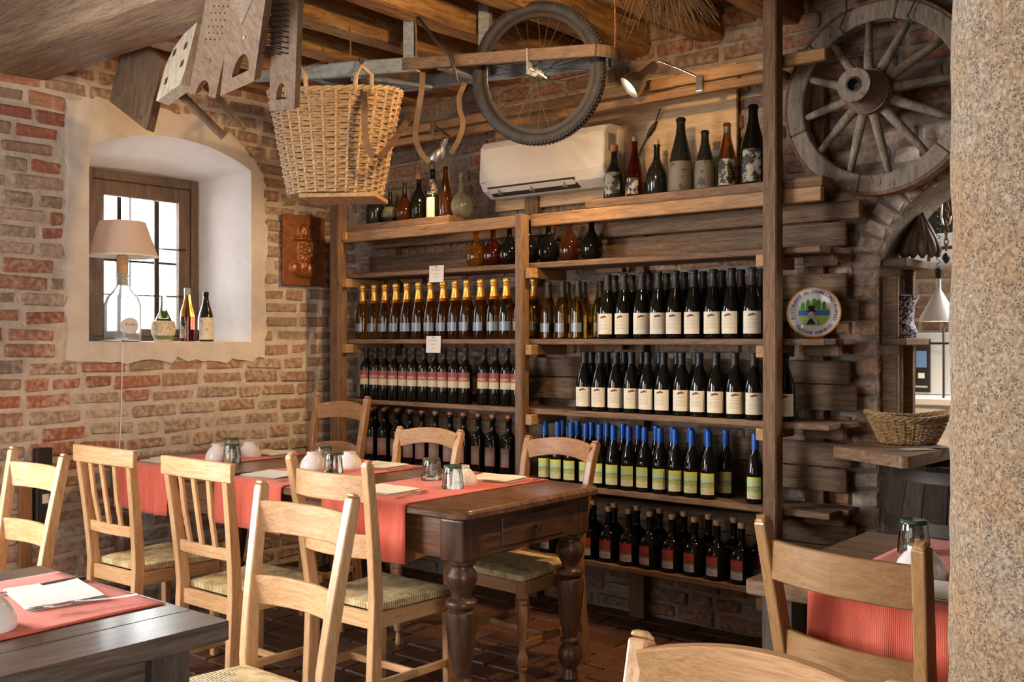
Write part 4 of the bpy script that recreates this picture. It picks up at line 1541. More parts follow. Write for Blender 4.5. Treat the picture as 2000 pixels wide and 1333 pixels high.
# ---- clamp spotlights
def clamp_lamp(label, head, direction, clamp, power, angle, r=.058, ln=.17, group='clamp spotlights'):
    head = Vector(head)
    direction = Vector(direction).normalized()
    t = thing('clamp_spotlight', label, 'lamp', head, 0, group)
    q = direction.to_track_quat('-Z', 'Y').to_matrix().to_4x4()
    shade = MB().lathe([(r, 0), (r * 1.01, .006), (r * .95, .035), (r * .78, .062), (r * .52, .080), (r * .42, .088), (r * .42, ln - .01), (r * .34, ln), (0, ln),
                        (0, ln - .03), (r * .38, .084), (r * .74, .059), (r * .91, .033), (r * .96, .004), (r, 0)], 28).xf(q)
    shade.build('lamp_shade', M['brushed'], t, smooth=40)
    MB().lathe([(0, .012), (.02, .016), (.033, .032), (.033, .045), (.022, .065), (.012, .08), (0, .08)], 18).xf(q).build('bulb', M['bulb'], t, smooth=True)
    back = q @ Vector((0, 0, ln - .02))
    cl = Vector(clamp) - head
    MB().tube([back, back + Vector((.02, .02, .03)), (back + cl) / 2 + Vector((0, 0, .03)), cl + Vector((-.03, -.01, .03)), cl], .0055, 8).build('arm', M['steel'], t, smooth=True)
    MB().tube([q @ Vector((r * .5, 0, ln - .06)), q @ Vector((r * .95, 0, ln - .06))], .007, 8).build('knob', M['steel'], t, smooth=True)
    MB().bar([cl + Vector((0, -.03, .02)), cl + Vector((0, .03, .02))], .03, .012).bar([cl + Vector((0, -.03, -.045)), cl + Vector((0, .03, -.045))], .03, .012).bar([cl + Vector((0, -.03, .02)), cl + Vector((0, -.03, -.045))], .03, .01, up=(0, 1, 0)).build('clamp', M['steel'], t)
    spot_light('spot', head + direction * .025, direction, power, angle, (1.0, .62, .28))
    return t


d2 = RGT * -.72 + Vector((0, 0, -.62)) - FWD * .07
clamp_lamp('lit chrome clamp spotlight shining down on the air conditioner', ony(1228, 172, -.46), d2, ony(1372, 160, -.335), 80, 115)
d1 = RGT * -.45 + Vector((0, 0, -.8)) + FWD * .35
clamp_lamp('small chrome clamp spotlight hanging above the left end of the shelf', ony(850, 312, -.42), d1, ony(853, 252, -.335), 14, 110, r=.045, ln=.13)
# two more of the same lamps on the great beam, above the edge of the picture
clamp_lamp('clamp spotlight on the great beam above the long table', (2.95, -2.0, 2.60), (-.62, .62, .10), (2.95, -2.03, 2.72), 90, 100)
clamp_lamp('clamp spotlight on a ceiling joist left of the stone column', (3.66, -.86, 2.72), (-1.45, -.06, -2.27), (3.70, -.86, 2.84), 120, 46)

# ---- wagon wheel
W = Vector((3.40, -.135, 2.425))
ww = thing('wagon_wheel', 'large old wooden wagon wheel hanging above the arch', 'wheel', (W.x, W.y, W.z - .41))


def ring_seg(r0, r1, y0, y1, a0, a1, n):
    rings = []
    for a in arc_pts(n, a0, a1):
        ca, sa = math.cos(a), math.sin(a)
        rings.append([(W.x + r * ca, W.y + y, W.z + r * sa) for r, y in ((r0, y0), (r1, y0), (r1, y1), (r0, y1))])
    return MB().loft(rings)


for k in range(6):
    wbuild(ring_seg(.325, .402, -.032, .032, 2 * PI * k / 6 + .31, 2 * PI * (k + 1) / 6 + .302, 12), 'felloe', M['wheel_wood'], ww, bevel=.006)
rings = []
wbuild(ring_seg(.402, .412, -.03, .03, 0, 2 * PI - .002, 72), 'iron_tyre', M['rust'], ww)
for k in range(12):
    a = 2 * PI * k / 12 + .13
    ca, sa = math.cos(a), math.sin(a)
    pts = [(W.x + r * ca, W.y + y, W.z + r * sa) for r, y in ((.07, -.10), (.16, -.07), (.26, -.03), (.335, 0))]
    wbuild(MB().tube(pts, [.022, .020, .017, .014], 8), 'spoke', M['wheel_wood'], ww, smooth=True)
hubp = [(0, .06), (.075, .06), (.085, .0), (.092, -.05), (.092, -.14), (.082, -.17), (.064, -.20), (.06, -.25), (.067, -.27), (.067, -.29), (.026, -.29), (.026, -.24), (0, -.24)]
wbuild(MB().lathe([(r, z) for r, z in hubp], 28).map(lambda v: (W.x + v.x, W.y + v.z, W.z + v.y)), 'hub', M['wheel_wood'], ww, smooth=30)
for z0, z1, r in ((-.155, -.135, .094), (-.285, -.262, .069)):
    wbuild(MB().lathe([(r - .01, z0), (r, z0), (r, z1), (r - .01, z1)], 28).map(lambda v: (W.x + v.x, W.y + v.z, W.z + v.y)), 'hub_band', M['rust'], ww, smooth=30)
wbuild(MB().lathe([(.024, -.24), (.033, -.292), (.024, -.294), (.018, -.25), (.018, -.24)], 20).map(lambda v: (W.x + v.x, W.y + v.z, W.z + v.y)), 'axle_sleeve', M['iron'], ww, smooth=30)
for a in (.36 * PI, .62 * PI):
    p = Vector((W.x + .36 * math.cos(a), W.y - .04, W.z + .36 * math.sin(a)))
    wbuild(MB().tube([p + Vector((0, .0, -.06)), p + Vector((-.02, -.01, -.02)), p + Vector((.01, -.01, .04)), p + Vector((0, .01, .2)), p + Vector((0, .02, .6 - (p.z - W.z)))], .004, 6), 'hanging_wire', M['iron'], ww)

# ---- ceramic plate leaning on the shelf
pc = ony(1590, 611, -.20)
pl = thing('ceramic_plate', 'round white souvenir plate with orange rim and blue lettering', 'plate', (pc.x, -.20, LV[3] + .001))
PR = .113
tilt = Matrix.Translation((0, 0, PR * math.cos(R(14)))) @ Matrix.Rotation(R(18), 4, 'Z') @ Matrix.Rotation(R(-14), 4, 'X') @ Matrix.Rotation(PI / 2, 4, 'X')
MB().lathe([(0, .004), (.066, .004), (.078, .010), (.106, .016), (PR, .017), (PR - .001, .013), (.09, .006), (.07, -.002), (0, -.002)], 48).xf(tilt).build('plate_body', M['ceramic'], pl, smooth=40)
MB().lathe([(.1075, .0172), (PR + .0008, .0182), (PR + .001, .012), (.105, .0122)], 48).xf(tilt).build('orange_rim', M['orange_rim'], pl, smooth=40)


def arc_text(s, rad, a0, step, size, inward):
    mb = MB()
    for i, ch in enumerate(s):
        if ch == ' ':
            continue
        a = a0 + step * i
        g = text(ch, size)
        rot = a - PI / 2 if inward else a + PI / 2
        Mx = Matrix.Translation((rad * math.cos(a), rad * math.sin(a), 0)) @ Matrix.Rotation(rot, 4, 'Z')
        mb.merge(g, lambda v: Mx @ v)
    return mb


top = arc_text('RISTORANTE AL CAVALLINO BIANCO', .092, R(197), R(-7.45), .022, True)
bot = arc_text('POLESINE PARMENSE', .0935, R(222), R(6.2), .020, False)
top.merge(bot)
top.map(lambda v: (v.x, v.y, .0165)).xf(tilt).build('lettering', M['blue_ink'], pl)


def disc_shape(pts, z):
    return flat_poly([(x, y, z) for x, y in pts])


def ell(cx, cy, rx, ry, n=20, a0=0, a1=2 * PI):
    return [(cx + rx * math.cos(a), cy + ry * math.sin(a)) for a in [a0 + (a1 - a0) * i / n for i in range(n if a1 - a0 > 6.2 else n + 1)]]


def clipc(y, r=.064):
    return math.sqrt(max(0, r * r - y * y))


def band(y0, y1, r=.066):
    ys = [y0 + (y1 - y0) * i / 6 for i in range(7)]
    return [(clipc(y, r), y) for y in ys] + [(-clipc(y, r), y) for y in reversed(ys)]


pr = [('painted_grass', 'print_grass', [band(-.058, -.012), band(.012, .024)], .0047), ('painted_river', 'print_water', [band(-.012, .012)], .0047)]
trees = [ell(-.048, .030, .008, .020), ell(-.026, .036, .010, .024), ell(.0, .039, .012, .026), ell(.018, .037, .010, .024), ell(.041, .032, .009, .020)]
pr.append(('painted_trees', 'print_green', trees, .0051))
pr.append(('painted_hat_and_coat', 'print_black', [[(-.030, .004), (.006, .004), (.012, .010), (.002, .010), (.003, .032), (-.025, .032), (-.022, .010), (-.035, .010)], ell(-.010, -.052, .034, .028, 20, 0, PI)], .0055))
pr.append(('painted_face', 'print_skin', [ell(-.012, -.008, .012, .014)], .0058))
pr.append(('painted_scarf', 'print_grey', [[(-.012, -.018), (-.004, -.016), (.022, -.046), (.010, -.052)], [(-.012, -.018), (-.020, -.016), (-.044, -.046), (-.032, -.052)], ell(-.012, -.020, .010, .007)], .0061))
for nm, mt, shapes, z in pr:
    mb = MB()
    for s_ in shapes:
        mb.merge(disc_shape(s_, z))
    mb.xf(tilt).build(nm, M[mt], pl)

# ---- copper relief on the left wall
plq = thing('copper_relief', 'copper relief plaque of a bearded head in a hat', 'plaque', (.012, -.457, 1.735))
MB().box(0, .016, -.16, .16, 0, .425).build('backing_plate', M['copper'], plq, bevel=.003)
ITEMS = [(.0, .02, .30, .36, .75), (-.02, .53, .27, .30, .85), (-.06, .36, .50, .075, 1.0), (.40, .12, .20, .40, .55), (.0, -.25, .28, .20, .85), (-.06, .06, .065, .13, 1.15), (-.14, .17, .11, .045, .95),
         (.10, .17, .11, .045, .95), (-.05, -.10, .20, .05, 1.1), (-.05, -.62, .62, .24, .6), (.30, -.60, .30, .22, .75), (-.45, -.58, .22, .18, .7), (-.02, -.48, .12, .14, .9), (.16, .0, .10, .12, .95), (-.2, -.02, .09, .11, .92)]
DENT = [(-.13, .12, .06, .03), (.07, .12, .06, .03), (-.05, -.16, .12, .02), (.28, .0, .04, .25), (-.02, .44, .28, .02)]


def relief(u, v):
    x, y = u * 2 - 1, v * 2 - 1
    h = 0.0
    for cx, cy, rx, ry, a in ITEMS:
        rx, cx = rx * 1.22, cx * 1.2
        q = 1 - ((x - cx) / rx) ** 2 - ((y - cy) / ry) ** 2
        if q > 0:
            h = max(h, a * math.sqrt(q) * .6 + a * .22)
    for cx, cy, rx, ry in DENT:
        h -= .35 * math.exp(-((x - cx) / rx) ** 2 - ((y - cy) / ry) ** 2) * (1 if h > 0 else 0)
    if h > 0:
        h += .06 * math.sin(31 * x + 7 * math.sin(9 * y)) * math.sin(27 * y + 3)
    return (.0162 + .036 * max(0, h), -.135 + .27 * u, .02 + .385 * v)


MB().grid(relief, 54, 76).build('relief_head', M['copper'], plq, smooth=True)

# ---- switch box on the left wall
sw = thing('switch_box', 'dark wall conduit with two white light switches', 'switch', (.0, -2.14, .2))
MB().box(.0, .025, -.03, .03, .0, .62).build('cover_strip', M['brown_z'], sw, bevel=.003)
MB().box(.0, .045, .04, .12, .30, .68).build('box', M['iron'], sw, bevel=.006)
for zz in (.50, .40):
    MB().box(.045, .05, .055, .105, zz, zz + .07).build('switch_frame', M['dark_slot'], sw)
    MB().box(.05, .055, .064, .096, zz + .012, zz + .058).build('switch_rocker', M['white_plastic'], sw, bevel=.002)

# ================================================================== things on the window sill
SZ = 1.396
lamp = thing('table_lamp', 'table lamp with pink shade on a large clear glass jug', 'lamp', (-.13, -1.555, SZ))
MB().lathe([(0, .012), (.05, .008), (.085, 0), (.093, .006), (.095, .02), (.095, .17), (.092, .205), (.080, .238), (.052, .268), (.033, .295), (.03, .345), (.033, .35), (.033, .36), (.027, .36), (.025, .30), (.046, .264),
           (.075, .234), (.087, .203), (.09, .17), (.09, .022), (.08, .012), (0, .018)], 32).build('glass_jug', M['clear_glass'], lamp, smooth=40)
MB().lathe([(0, .30), (.024, .30), (.024, .36), (.03, .362), (.03, .46), (.02, .465), (0, .465)], 18).build('cork_stem', M['cork'], lamp, smooth=40)
MB().lathe([(.178, .455), (.180, .458), (.117, .640), (.115, .638)], 40).build('lamp_shade', M['shade'], lamp, smooth=40)
MB().lathe([(.1775, .456), (.1145, .637)], 40).build('shade_lining', M['shade_inside'], lamp, smooth=40)
MB().lathe([(.1785, .452), (.1815, .453), (.1815, .459), (.1785, .459)], 40).build('shade_trim', M['shade_inside'], lamp, smooth=40)
MB().bar([(-.118, 0, .62), (.118, 0, .62)], .004, .004).bar([(0, -.118, .62), (0, .118, .62)], .004, .004).tube([(0, 0, .46), (0, 0, .62)], .006).build('shade_carrier', M['steel'], lamp)
ovl = MB().grid(lambda u, v: (.052 * u * math.cos(2 * PI * v), .043 * u * math.sin(2 * PI * v), 0), 8, 28)


def jugwrap(mb, r, z, ang):
    return mb.map(lambda v: (r * math.cos(ang + v.x / r), r * math.sin(ang + v.x / r), z + v.y))


jugwrap(MB().merge(ovl), .0958, .085, R(-6)).build('oval_label', M['paper_white'], lamp)
jugwrap(text('Kurial', .022), .0964, .092, R(-6)).build('lettering', M['ink'], lamp)
cordp = [(-.06, -.09, .004), (.06, -.085, .004), (.122, -.084, .004), (.150, -.086, -.01), (.150, -.088, -.14), (.152, -.095, -.40), (.155, -.11, -.62), (.15, -.13, -.8)]
MB().tube(cordp, .003).build('cord', M['white_plastic'], lamp, smooth=True)
fi = thing('straw_flask', 'green wine flask with straw wrapping on the window sill', 'bottle', onx(319, 666, -.12) * 1.0)
fi.location.z = SZ
MB().lathe([(0, .004), (.045, 0), (.058, .03), (.060, .07), (.052, .10), (.036, .135), (.022, .165), (.0145, .20), (.0145, .24), (.017, .243), (.017, .255), (.0, .255)], 26).build('glass_body', M['green_glass'], fi, smooth=45)
MB().lathe([(0, .0), (.046, -.0), (.05, .006), (.05, .016), (.063, .045), (.066, .08), (.060, .112), (.048, .114)], 30).build('straw_wrapping', M['straw_wrap'], fi, smooth=45)
am = thing('amber_bottle', 'amber glass bottle half full of red wine on the window sill', 'bottle', onx(366, 666, -.12))
am.location.z = SZ
MB().lathe([(0, .01), (.03, .0), (.040, .004), (.041, .14), (.0405, .1405), (0, .1405)], 26).build('red_wine_fill', M['red_liquid'], am, smooth=45)
MB().lathe([(.0405, .1407), (.038, .165), (.028, .20), (.0185, .24), (.016, .27), (0, .27)], 26).build('glass_neck', M['amber_glass'], am, smooth=45)
MB().lathe([(.0165, .262), (.018, .262), (.018, .298), (.016, .302), (0, .302)], 20).build('stopper', M['grey_plastic'], am, smooth=40)
MB().grid(lambda u, v: (.0416 * math.cos(-1.9 + 1.2 * u), .0416 * math.sin(-1.9 + 1.2 * u), .02 + .1 * v), 10, 6).build('torn_label', M['label_worn'], am, smooth=True)
dk = thing('dusty_bottle', 'dusty dark bottle with a peeling cream label on the window sill', 'bottle', onx(402, 666, -.12))
dk.location.z = SZ
MB().lathe([(0, .01), (.03, .0), (.0435, .004), (.045, .02), (.045, .12), (.042, .145), (.032, .18), (.021, .215), (.0155, .245), (.0155, .265), (.0175, .267), (.0175, .28), (.014, .285), (0, .285)], 26).build('glass_body', M['smoke_glass'], dk, smooth=45)
MB().grid(lambda u, v: (.0456 * math.cos(-1.5 + 2.2 * u), .0456 * math.sin(-1.5 + 2.2 * u), .012 + .125 * v), 12, 8).build('peeling_label', worn_label('label_sill', (.66, .58, .44), (.10, .09, .08), .40), dk, smooth=True)

# ================================================================== hanging things
# ---- wheelbarrow hung upside down
A, B = at(497, 150, 4.98), at(1200, 97, 4.2)
U = (B - A).normalized()
Nn = Vector((-U.y, U.x, 0)).normalized()
Z = Vector((0, 0, 1))
bar = thing('wheelbarrow', 'grey-blue wooden wheelbarrow hung upside down from the ceiling', 'wheelbarrow', (A + B) / 2 + Vector((0, 0, -.3)))


def P(t, n=0.0, z=0.0):
    return A + (B - A) * t + Nn * n + Z * z


wbuild(MB().bar([P(0), P(.25), P(.50)], .035, [.05, .07, .065]), 'shaft', M['grey_blue'], bar, bevel=.005)
wbuild(MB().bar([P(.46, -.012), P(.7, -.012), P(.96, -.01)], .028, .052), 'shaft_extension', M['old_x'], bar, bevel=.004)
wbuild(MB().bar([P(-.02, .42), P(.3, .36), P(.62, .24), P(.96, .17)], .035, .062), 'shaft', M['grey_blue'], bar, bevel=.005)
loop = [P(.95, -.01)] + [P(.95, .08) + Nn * (-.09 * math.cos(a)) + U * (.075 * math.sin(a)) for a in arc_pts(10, .1, PI - .1)] + [P(.95, .17)]
wbuild(MB().bar(loop, .008, .05), 'front_hoop', M['old_x'], bar)
for t, w in ((.18, .40), (.56, .26)):
    wbuild(MB().bar([P(t, .0, -.01), P(t + .04, w, -.01)], .05, .035), 'cross_bar', M['grey_blue'], bar, bevel=.004)
wbuild(MB().bar([P(.30, .02, -.03), P(.44, .3, -.03)], .07, .022), 'brace_board', M['grey_blue'], bar, bevel=.004)
wbuild(MB().bar([P(.465, .03, -.02), P(.465, .03, .31)], .055, .04, up=tuple(Nn)), 'leg', M['grey_blue'], bar, bevel=.004)
wbuild(MB().bar([P(.625, .20, -.02), P(.625, .20, .31)], .055, .04, up=tuple(Nn)), 'leg', M['grey_blue'], bar, bevel=.004)
wbuild(MB().tube([P(.49, -.03, .24), P(.56, -.035, .08), P(.60, -.04, .02), P(.615, -.04, -.1)], .008, 6), 'iron_stay', M['iron'], bar, smooth=True)
# its bicycle wheel
wc = P(.795, .08, -.055)
WR = .312


def wp(r, a, n=0.0):
    return wc + U * (r * math.cos(a)) + Z * (r * math.sin(a)) + Nn * n


NT = 64
wheel = bpy.data.objects.new('bicycle_wheel', None)
COL.objects.link(wheel)
wheel.parent = bar
wheel.location = wc - bar.location


def wpart(mb, name, mat, **kw):
    mb.v = [v - wc for v in mb.v]
    return mb.build(name, mat, wheel, **kw)


wpart(MB().tube([wp(WR - .026, 2 * PI * k / NT) for k in range(NT)], .026, 10, True, up=tuple(Nn)), 'tyre', M['rubber'], smooth=True)
tread = MB()
for k in range(110):
    a = 2 * PI * k / 110
    for s_ in (-1, 0, 1):
        c0 = wp(WR - .0005 - abs(s_) * .006, a + (.028 if s_ == 0 else 0), s_ * .014)
        tv = (-U * math.sin(a) + Z * math.cos(a))
        rv = (U * math.cos(a) + Z * math.sin(a))
        tread.hexa([c0 + tv * x * .0045 + Nn * y * .0055 + rv * z * .003 for x, y, z in ((-1, -1, -1), (1, -1, -1), (1, 1, -1), (-1, 1, -1), (-1, -1, 1), (1, -1, 1), (1, 1, 1), (-1, 1, 1))])
o = wpart(tread, 'tread_blocks', M['rubber'])
o['kind'] = 'stuff'
wpart(MB().bar([wp(WR - .055, 2 * PI * k / NT) for k in range(NT)], .026, .010, up=tuple(Nn), closed=True), 'rim', M['iron'], smooth=40)
for k in range(28):
    a = 2 * PI * k / 28
    s_ = 1 if k % 2 else -1
    wpart(MB().tube([wp(.02, a + (.9 if k % 4 < 2 else -.9), .022 * s_), wp(WR - .058, a, 0)], .0017, 4), 'spoke', M['iron'])
wpart(MB().tube([wc - Nn * .09, wc - Nn * .03, wc - Nn * .028, wc + Nn * .028, wc + Nn * .03, wc + Nn * .09], [.006, .006, .02, .02, .006, .006], 12), 'hub', M['brushed'], smooth=30)
wpart(MB().bar([wc - Nn * .088 - Z * .03, wc - Nn * .088 + Z * .08], .05, .006, up=tuple(U)), 'axle_plate', M['grey_blue'])
for t, n_ in ((.30, 0), (.49, 0), (.985, .08)):
    top = P(t, n_)
    wbuild(MB().tube([top + Z * .02, top + Z * .10 + U * .004, Vector((top.x, top.y, 2.86))], .004, 5), 'hanging_wire', M['rust'], bar)


# leather straps hanging from it
def strap(px_pts, label, w=.03):
    pts = [at(*p) for p in px_pts]
    fine_ = []
    for i in range(len(pts) - 1):
        p0, p1, p2, p3 = pts[max(i - 1, 0)], pts[i], pts[i + 1], pts[min(i + 2, len(pts) - 1)]
        for k in range(6):
            t = k / 6
            fine_.append(.5 * ((2 * p1) + (p2 - p0) * t + (2 * p0 - 5 * p1 + 4 * p2 - p3) * t * t + (-p0 + 3 * p1 - 3 * p2 + p3) * t ** 3))
    fine_.append(pts[-1])
    o = MB().bar(fine_, .004, w, up=tuple((RGT * .94 + FWD * .34).normalized())).build('leather_strap', M['leather'], smooth=40)
    return tag(o, label, 'strap', 'leather straps on the wheelbarrow')


strap([(712, 150, 4.78), (711, 175, 4.55), (712, 205, 4.40), (713, 260, 4.38), (722, 296, 4.38), (737, 307, 4.40), (757, 290, 4.50), (785, 250, 4.70), (812, 215, 4.95)], 'dark leather strap looping in front of the big hanging basket', .026)
strap([(826, 112, 4.62), (824, 170, 4.62), (818, 210, 4.62), (811, 262, 4.65), (820, 295, 4.66), (838, 318, 4.68)], 'brown leather strap hanging left of the small spotlight', .026)
strap([(908, 162, 4.75), (897, 190, 4.72), (898, 215, 4.70), (904, 240, 4.68), (897, 270, 4.66), (880, 300, 4.66)], 'brown leather strap hanging right of the small spotlight', .024)


# ---- wicker baskets
def wicker_basket(root, rx0, ry0, rx1, ry1, h, stakes, rows, mat, rim_r, strand, sag=0.0, curve=1.0):
    def rad(t):
        k = t ** curve
        return rx0 + (rx1 - rx0) * k, ry0 + (ry1 - ry0) * k

    def pt(a, t, off=0.0):
        x, y = rad(t)
        return Vector(((x + off) * math.cos(a), (y + off) * math.sin(a), h * t + sag * t * math.cos(2 * a)))
    wv = MB()
    rb = random.Random(int(rx0 * 1000))
    for i in range(rows):
        t = (i + .5) / rows
        pts = []
        n = stakes * 2
        for k in range(n):
            ph = (k // 1) % 4
            offs = (strand * .9 if (k + 2 * i) % 4 < 2 else -strand * .9) + rb.uniform(-.0015, .0015)
            p = pt(2 * PI * k / n, t, offs)
            p.z += rb.uniform(-.0025, .0025)
            pts.append(p)
        wv.tube(pts, strand * rb.uniform(.75, 1.1), 4, True)
    o_ = wv.build('weave', mat, root)
    o_['kind'] = 'stuff'
    stk = MB()
    for k in range(stakes):
        a = 2 * PI * (k + .5) / stakes
        stk.tube([pt(a, t / 5) for t in range(6)], strand * 1.1, 5)
    o_ = stk.build('stakes', mat, root)
    o_['kind'] = 'stuff'
    for s_ in (0, 1, 2):
        n = stakes * 3
        wr = MB().tube([pt(2 * PI * k / n, 1.0, rim_r * .6 * math.cos(k * .9 + s_ * 2.1)) + Vector((0, 0, rim_r * .6 * math.sin(k * .9 + s_ * 2.1))) for k in range(n)], rim_r * .6, 5, True)
        wr.build('rim_strand', mat, root, smooth=True)
    fl = MB().add([(rx0 * math.cos(a), ry0 * math.sin(a), .006) for a in arc_pts(28, 0, 2 * PI)[:-1]], [tuple(range(28))])
    fl.build('base', mat, root, solid=.008)
    return pt


bc = at(655, 384, 4.72)
bk = thing('hanging_basket', 'big tapered wicker basket hanging below the wheelbarrow', 'basket', bc, YAW - .1)
pt = wicker_basket(bk, .215, .16, .305, .22, .46, 30, 36, M['wicker'], .012, .0062, .015)
for a0 in (R(250), R(305)):
    pts = [pt(a0 - .13, .93, .01), pt(a0 - .12, 1.0, .012) + Vector((0, 0, .05)), pt(a0, 1.0, -.02) + Vector((0, 0, .10)), pt(a0 + .12, 1.0, .012) + Vector((0, 0, .05)), pt(a0 + .13, .93, .01)]
    MB().tube(pts, .011, 7).build('handle', M['wicker'], bk, smooth=True)
MB().box(-.13, .22, -.14, .12, -.022, -.002).build('base_board', M['cleat'], bk, bevel=.003)
inv = Matrix.Rotation(-bk.rotation_euler.z, 4, 'Z')
for a0, t in ((R(250), .235), (R(305), .335)):
    h0 = pt(a0, 1.0, -.02) + Vector((0, 0, .10))
    sh = inv @ (P(t, -.022, .04) - bk.location)
    sh2 = inv @ (P(t, .022, .04) - bk.location)
    MB().tube([h0, h0 * .5 + sh * .5, sh, sh2, h0 * .5 + sh2 * .5 + Vector((0, 0, .01)), h0 + Vector((.004, .004, 0))], .004, 5).build('hanging_cord', M['leather'], bk, smooth=True)


# ---- boards and tools hanging at the great beam
def board3(BL, BR, TL, loops, thick, mat, name, parent=None):
    """outline in a frame given by three corners; x 0..1 along the lower edge, y 0..1 up the left edge"""
    ex, ey = BR - BL, TL - BL
    ez = ex.cross(ey).normalized()
    g = extruded([[(x, y) for x, y in lp] for lp in loops], 1.0)
    mid = BL + ex * .5

    def pos(x, y, z=0.0):
        """point on the board: x, y as in the outline, z above its front face"""
        return ex * (x - .5) + ey * y + ez * z
    o_ = g.map(lambda v: pos(v.x, v.y, (v.z - .5) * thick)).build(name, mat, bpy.data.objects[parent.name] if parent else PIVOT)
    o_.parent = parent
    o_.location = mid if parent is None else mid - parent.location
    finish(o_, .003)
    return o_, pos, ez


PIVOT = bpy.data.objects.new('pivot', None)


def stud(pos, x, y, a, b, t):
    c_ = pos(x, y)
    return MB().hexa([pos(x - a, y - b), pos(x + a, y - b), pos(x + a, y + b), pos(x - a, y + b), pos(x - a, y - b, t), pos(x + a, y - b, t), pos(x + a, y + b, t), pos(x - a, y + b, t)])


def arch_hole(cx, y0, rx, ry, n=12):
    return [(cx - rx, y0)] + [(cx - rx * math.cos(a), y0 + ry * math.sin(a)) for a in arc_pts(n, 0, PI)] + [(cx + rx, y0)]


o, pos, ez = board3(at(213, 200, 4.72), at(288, 256, 4.52), at(238, 84, 4.72), [[(0, .02), (.97, 0), (1.0, 1.15), (.02, 1.25)]], .04, M['old_z'], 'hanging_plank')
tag(o, 'wide brown plank hanging behind the great beam above the window', 'plank')
for (x, y) in ((.16, .22), (.78, .12), (.2, .58)):
    stud(pos, x, y, .035, .03, .002).build('knot', M['rust'], o)

st = thing('milking_stool', 'small pale wooden stool with two round legs hung on its side', 'stool', at(345, 182, 4.18))
o, pos, ez = board3(at(304, 200, 4.22), at(354, 163, 4.04), at(330, 100, 4.22), [[(0, .03), (.06, 0), (1, 0), (1.0, 1.15), (.5, 1.12), (.2, .98), (0, .7)]], .05, M['pale_z'], 'seat', st)
for (x, y) in ((.30, .85), (.76, .80), (.25, .32), (.80, .45)):
    stud(pos, x, y, .05, .06, .002).build('mortise', M['dark_slot'], o)
wbuild(MB().tube([at(338, 170, 4.20), at(437, 268, 4.32)], [.019, .017], 10), 'leg', M['old_z'], st, smooth=40)
wbuild(MB().tube([at(402, 165, 4.26), at(478, 253, 4.38)], [.017, .015], 10), 'leg', M['old_z'], st, smooth=40)

holes = []
for r_ in range(6):
    for c_ in range(4):
        cx, cy = .26 + .15 * c_ + (.05 if r_ % 2 else 0), .60 + .065 * r_
        holes.append([(cx + .022 * math.cos(a), cy + .010 * math.sin(a)) for a in arc_pts(6, 0, 2 * PI)[:-1]])
o, pos, ez = board3(at(368, 183, 4.00), at(421, 189, 3.90), at(403, -4, 3.60), [[(0, 0), (.26, 0)] + [(.50 - .24 * math.cos(a), .17 * math.sin(a)) for a in arc_pts(8, 0, PI)] + [(.74, 0), (1, -.02), (1.0, 1.06), (.0, 1.05)]] + holes, .028, M['old_z'], 'perforated_board')
tag(o, 'brown wooden board with rows of drilled holes hanging at the beam', 'board')
stud(pos, .45, .38, .10, .025, .003).build('iron_staple', M['rust'], o)

o, pos, ez = board3(at(430, 188, 3.86), at(496, 159, 3.64), at(450, -6, 3.46), [[(0, 0), (1, 0), (1.0, 1.05), (.0, 1.05)], arch_hole(.55, .15, .24, .20)], .03, M['old_z'], 'washboard')
tag(o, 'brown washboard with an arched hand hole hanging at the beam', 'board')
MB().hexa([pos(.05, 1.03), pos(.05, 1.03), pos(.88, 1.03), pos(.42, .66), pos(.05, 1.03, .002), pos(.05, 1.03, .002), pos(.88, 1.03, .002), pos(.42, .66, .002)]).build('scored_triangle', M['rustic_x'], o)
stud(pos, .55, .52, .03, .013, .004).build('nail_head', M['pale_z'], o)

hk = thing('flax_comb', 'narrow grey board with black iron comb teeth and arched hole', 'tool', at(550, 217, 3.7))
o, pos, ez = board3(at(526, 217, 3.70), at(575, 214, 3.64), at(530, -6, 3.44), [[(0, 0), (1, 0), (1, 1.06), (0, 1.06)], arch_hole(.46, .10, .2, .15)], .03, M['old_z'], 'comb_board', hk)
teeth_dir = (-RGT * .8 - FWD * .40 + Z * .06).normalized()
mid = (at(526, 217, 3.70) + at(575, 214, 3.64)) / 2
for r_ in range(11):
    for c_ in range(3):
        q = mid + pos(.15 + .28 * c_, .50 + .046 * r_, -.004)
        ln = random.uniform(.055, .08)
        wbuild(MB().tube([q, q + teeth_dir * ln], [.0028, .0012], 4), 'tooth', M['iron'], hk)

# ---- bundle of twigs at the ceiling
tb = thing('twig_bundle', 'bundle of dry twigs tied under the ceiling joists', 'twigs', at(1305, 55, 4.35))
c0 = at(1290, -70, 4.35)
tw = MB()
rt = random.Random(6)
for k in range(230):
    a = rt.uniform(0, 2 * PI)
    r0 = .07 * math.sqrt(rt.random())
    st_ = c0 + Vector((r0 * math.cos(a), r0 * math.sin(a), rt.uniform(-.02, .04)))
    fall = RGT * rt.uniform(-.13, .24) + FWD * rt.uniform(-.12, .12) + Z * -rt.uniform(.14, .31)
    mid = st_ + fall * .5 + Vector((rt.uniform(-.02, .02), rt.uniform(-.02, .02), .02))
    tw.tube([st_, mid, st_ + fall], [.0022, .0017, .0009], 3)
o = wbuild(tw, 'twigs', M['twig'], tb)
o['kind'] = 'stuff'
wbuild(MB().tube([c0 + Vector((.085 * math.cos(a), .085 * math.sin(a), 0)) for a in arc_pts(18, 0, 2 * PI)[:-1]], .006, 5, True), 'binding', M['rust'], tb)
wbuild(MB().tube([c0 - Z * .03, c0 + Z * (2.95 - c0.z)], .05, 10), 'twig_stems', M['twig'], tb)

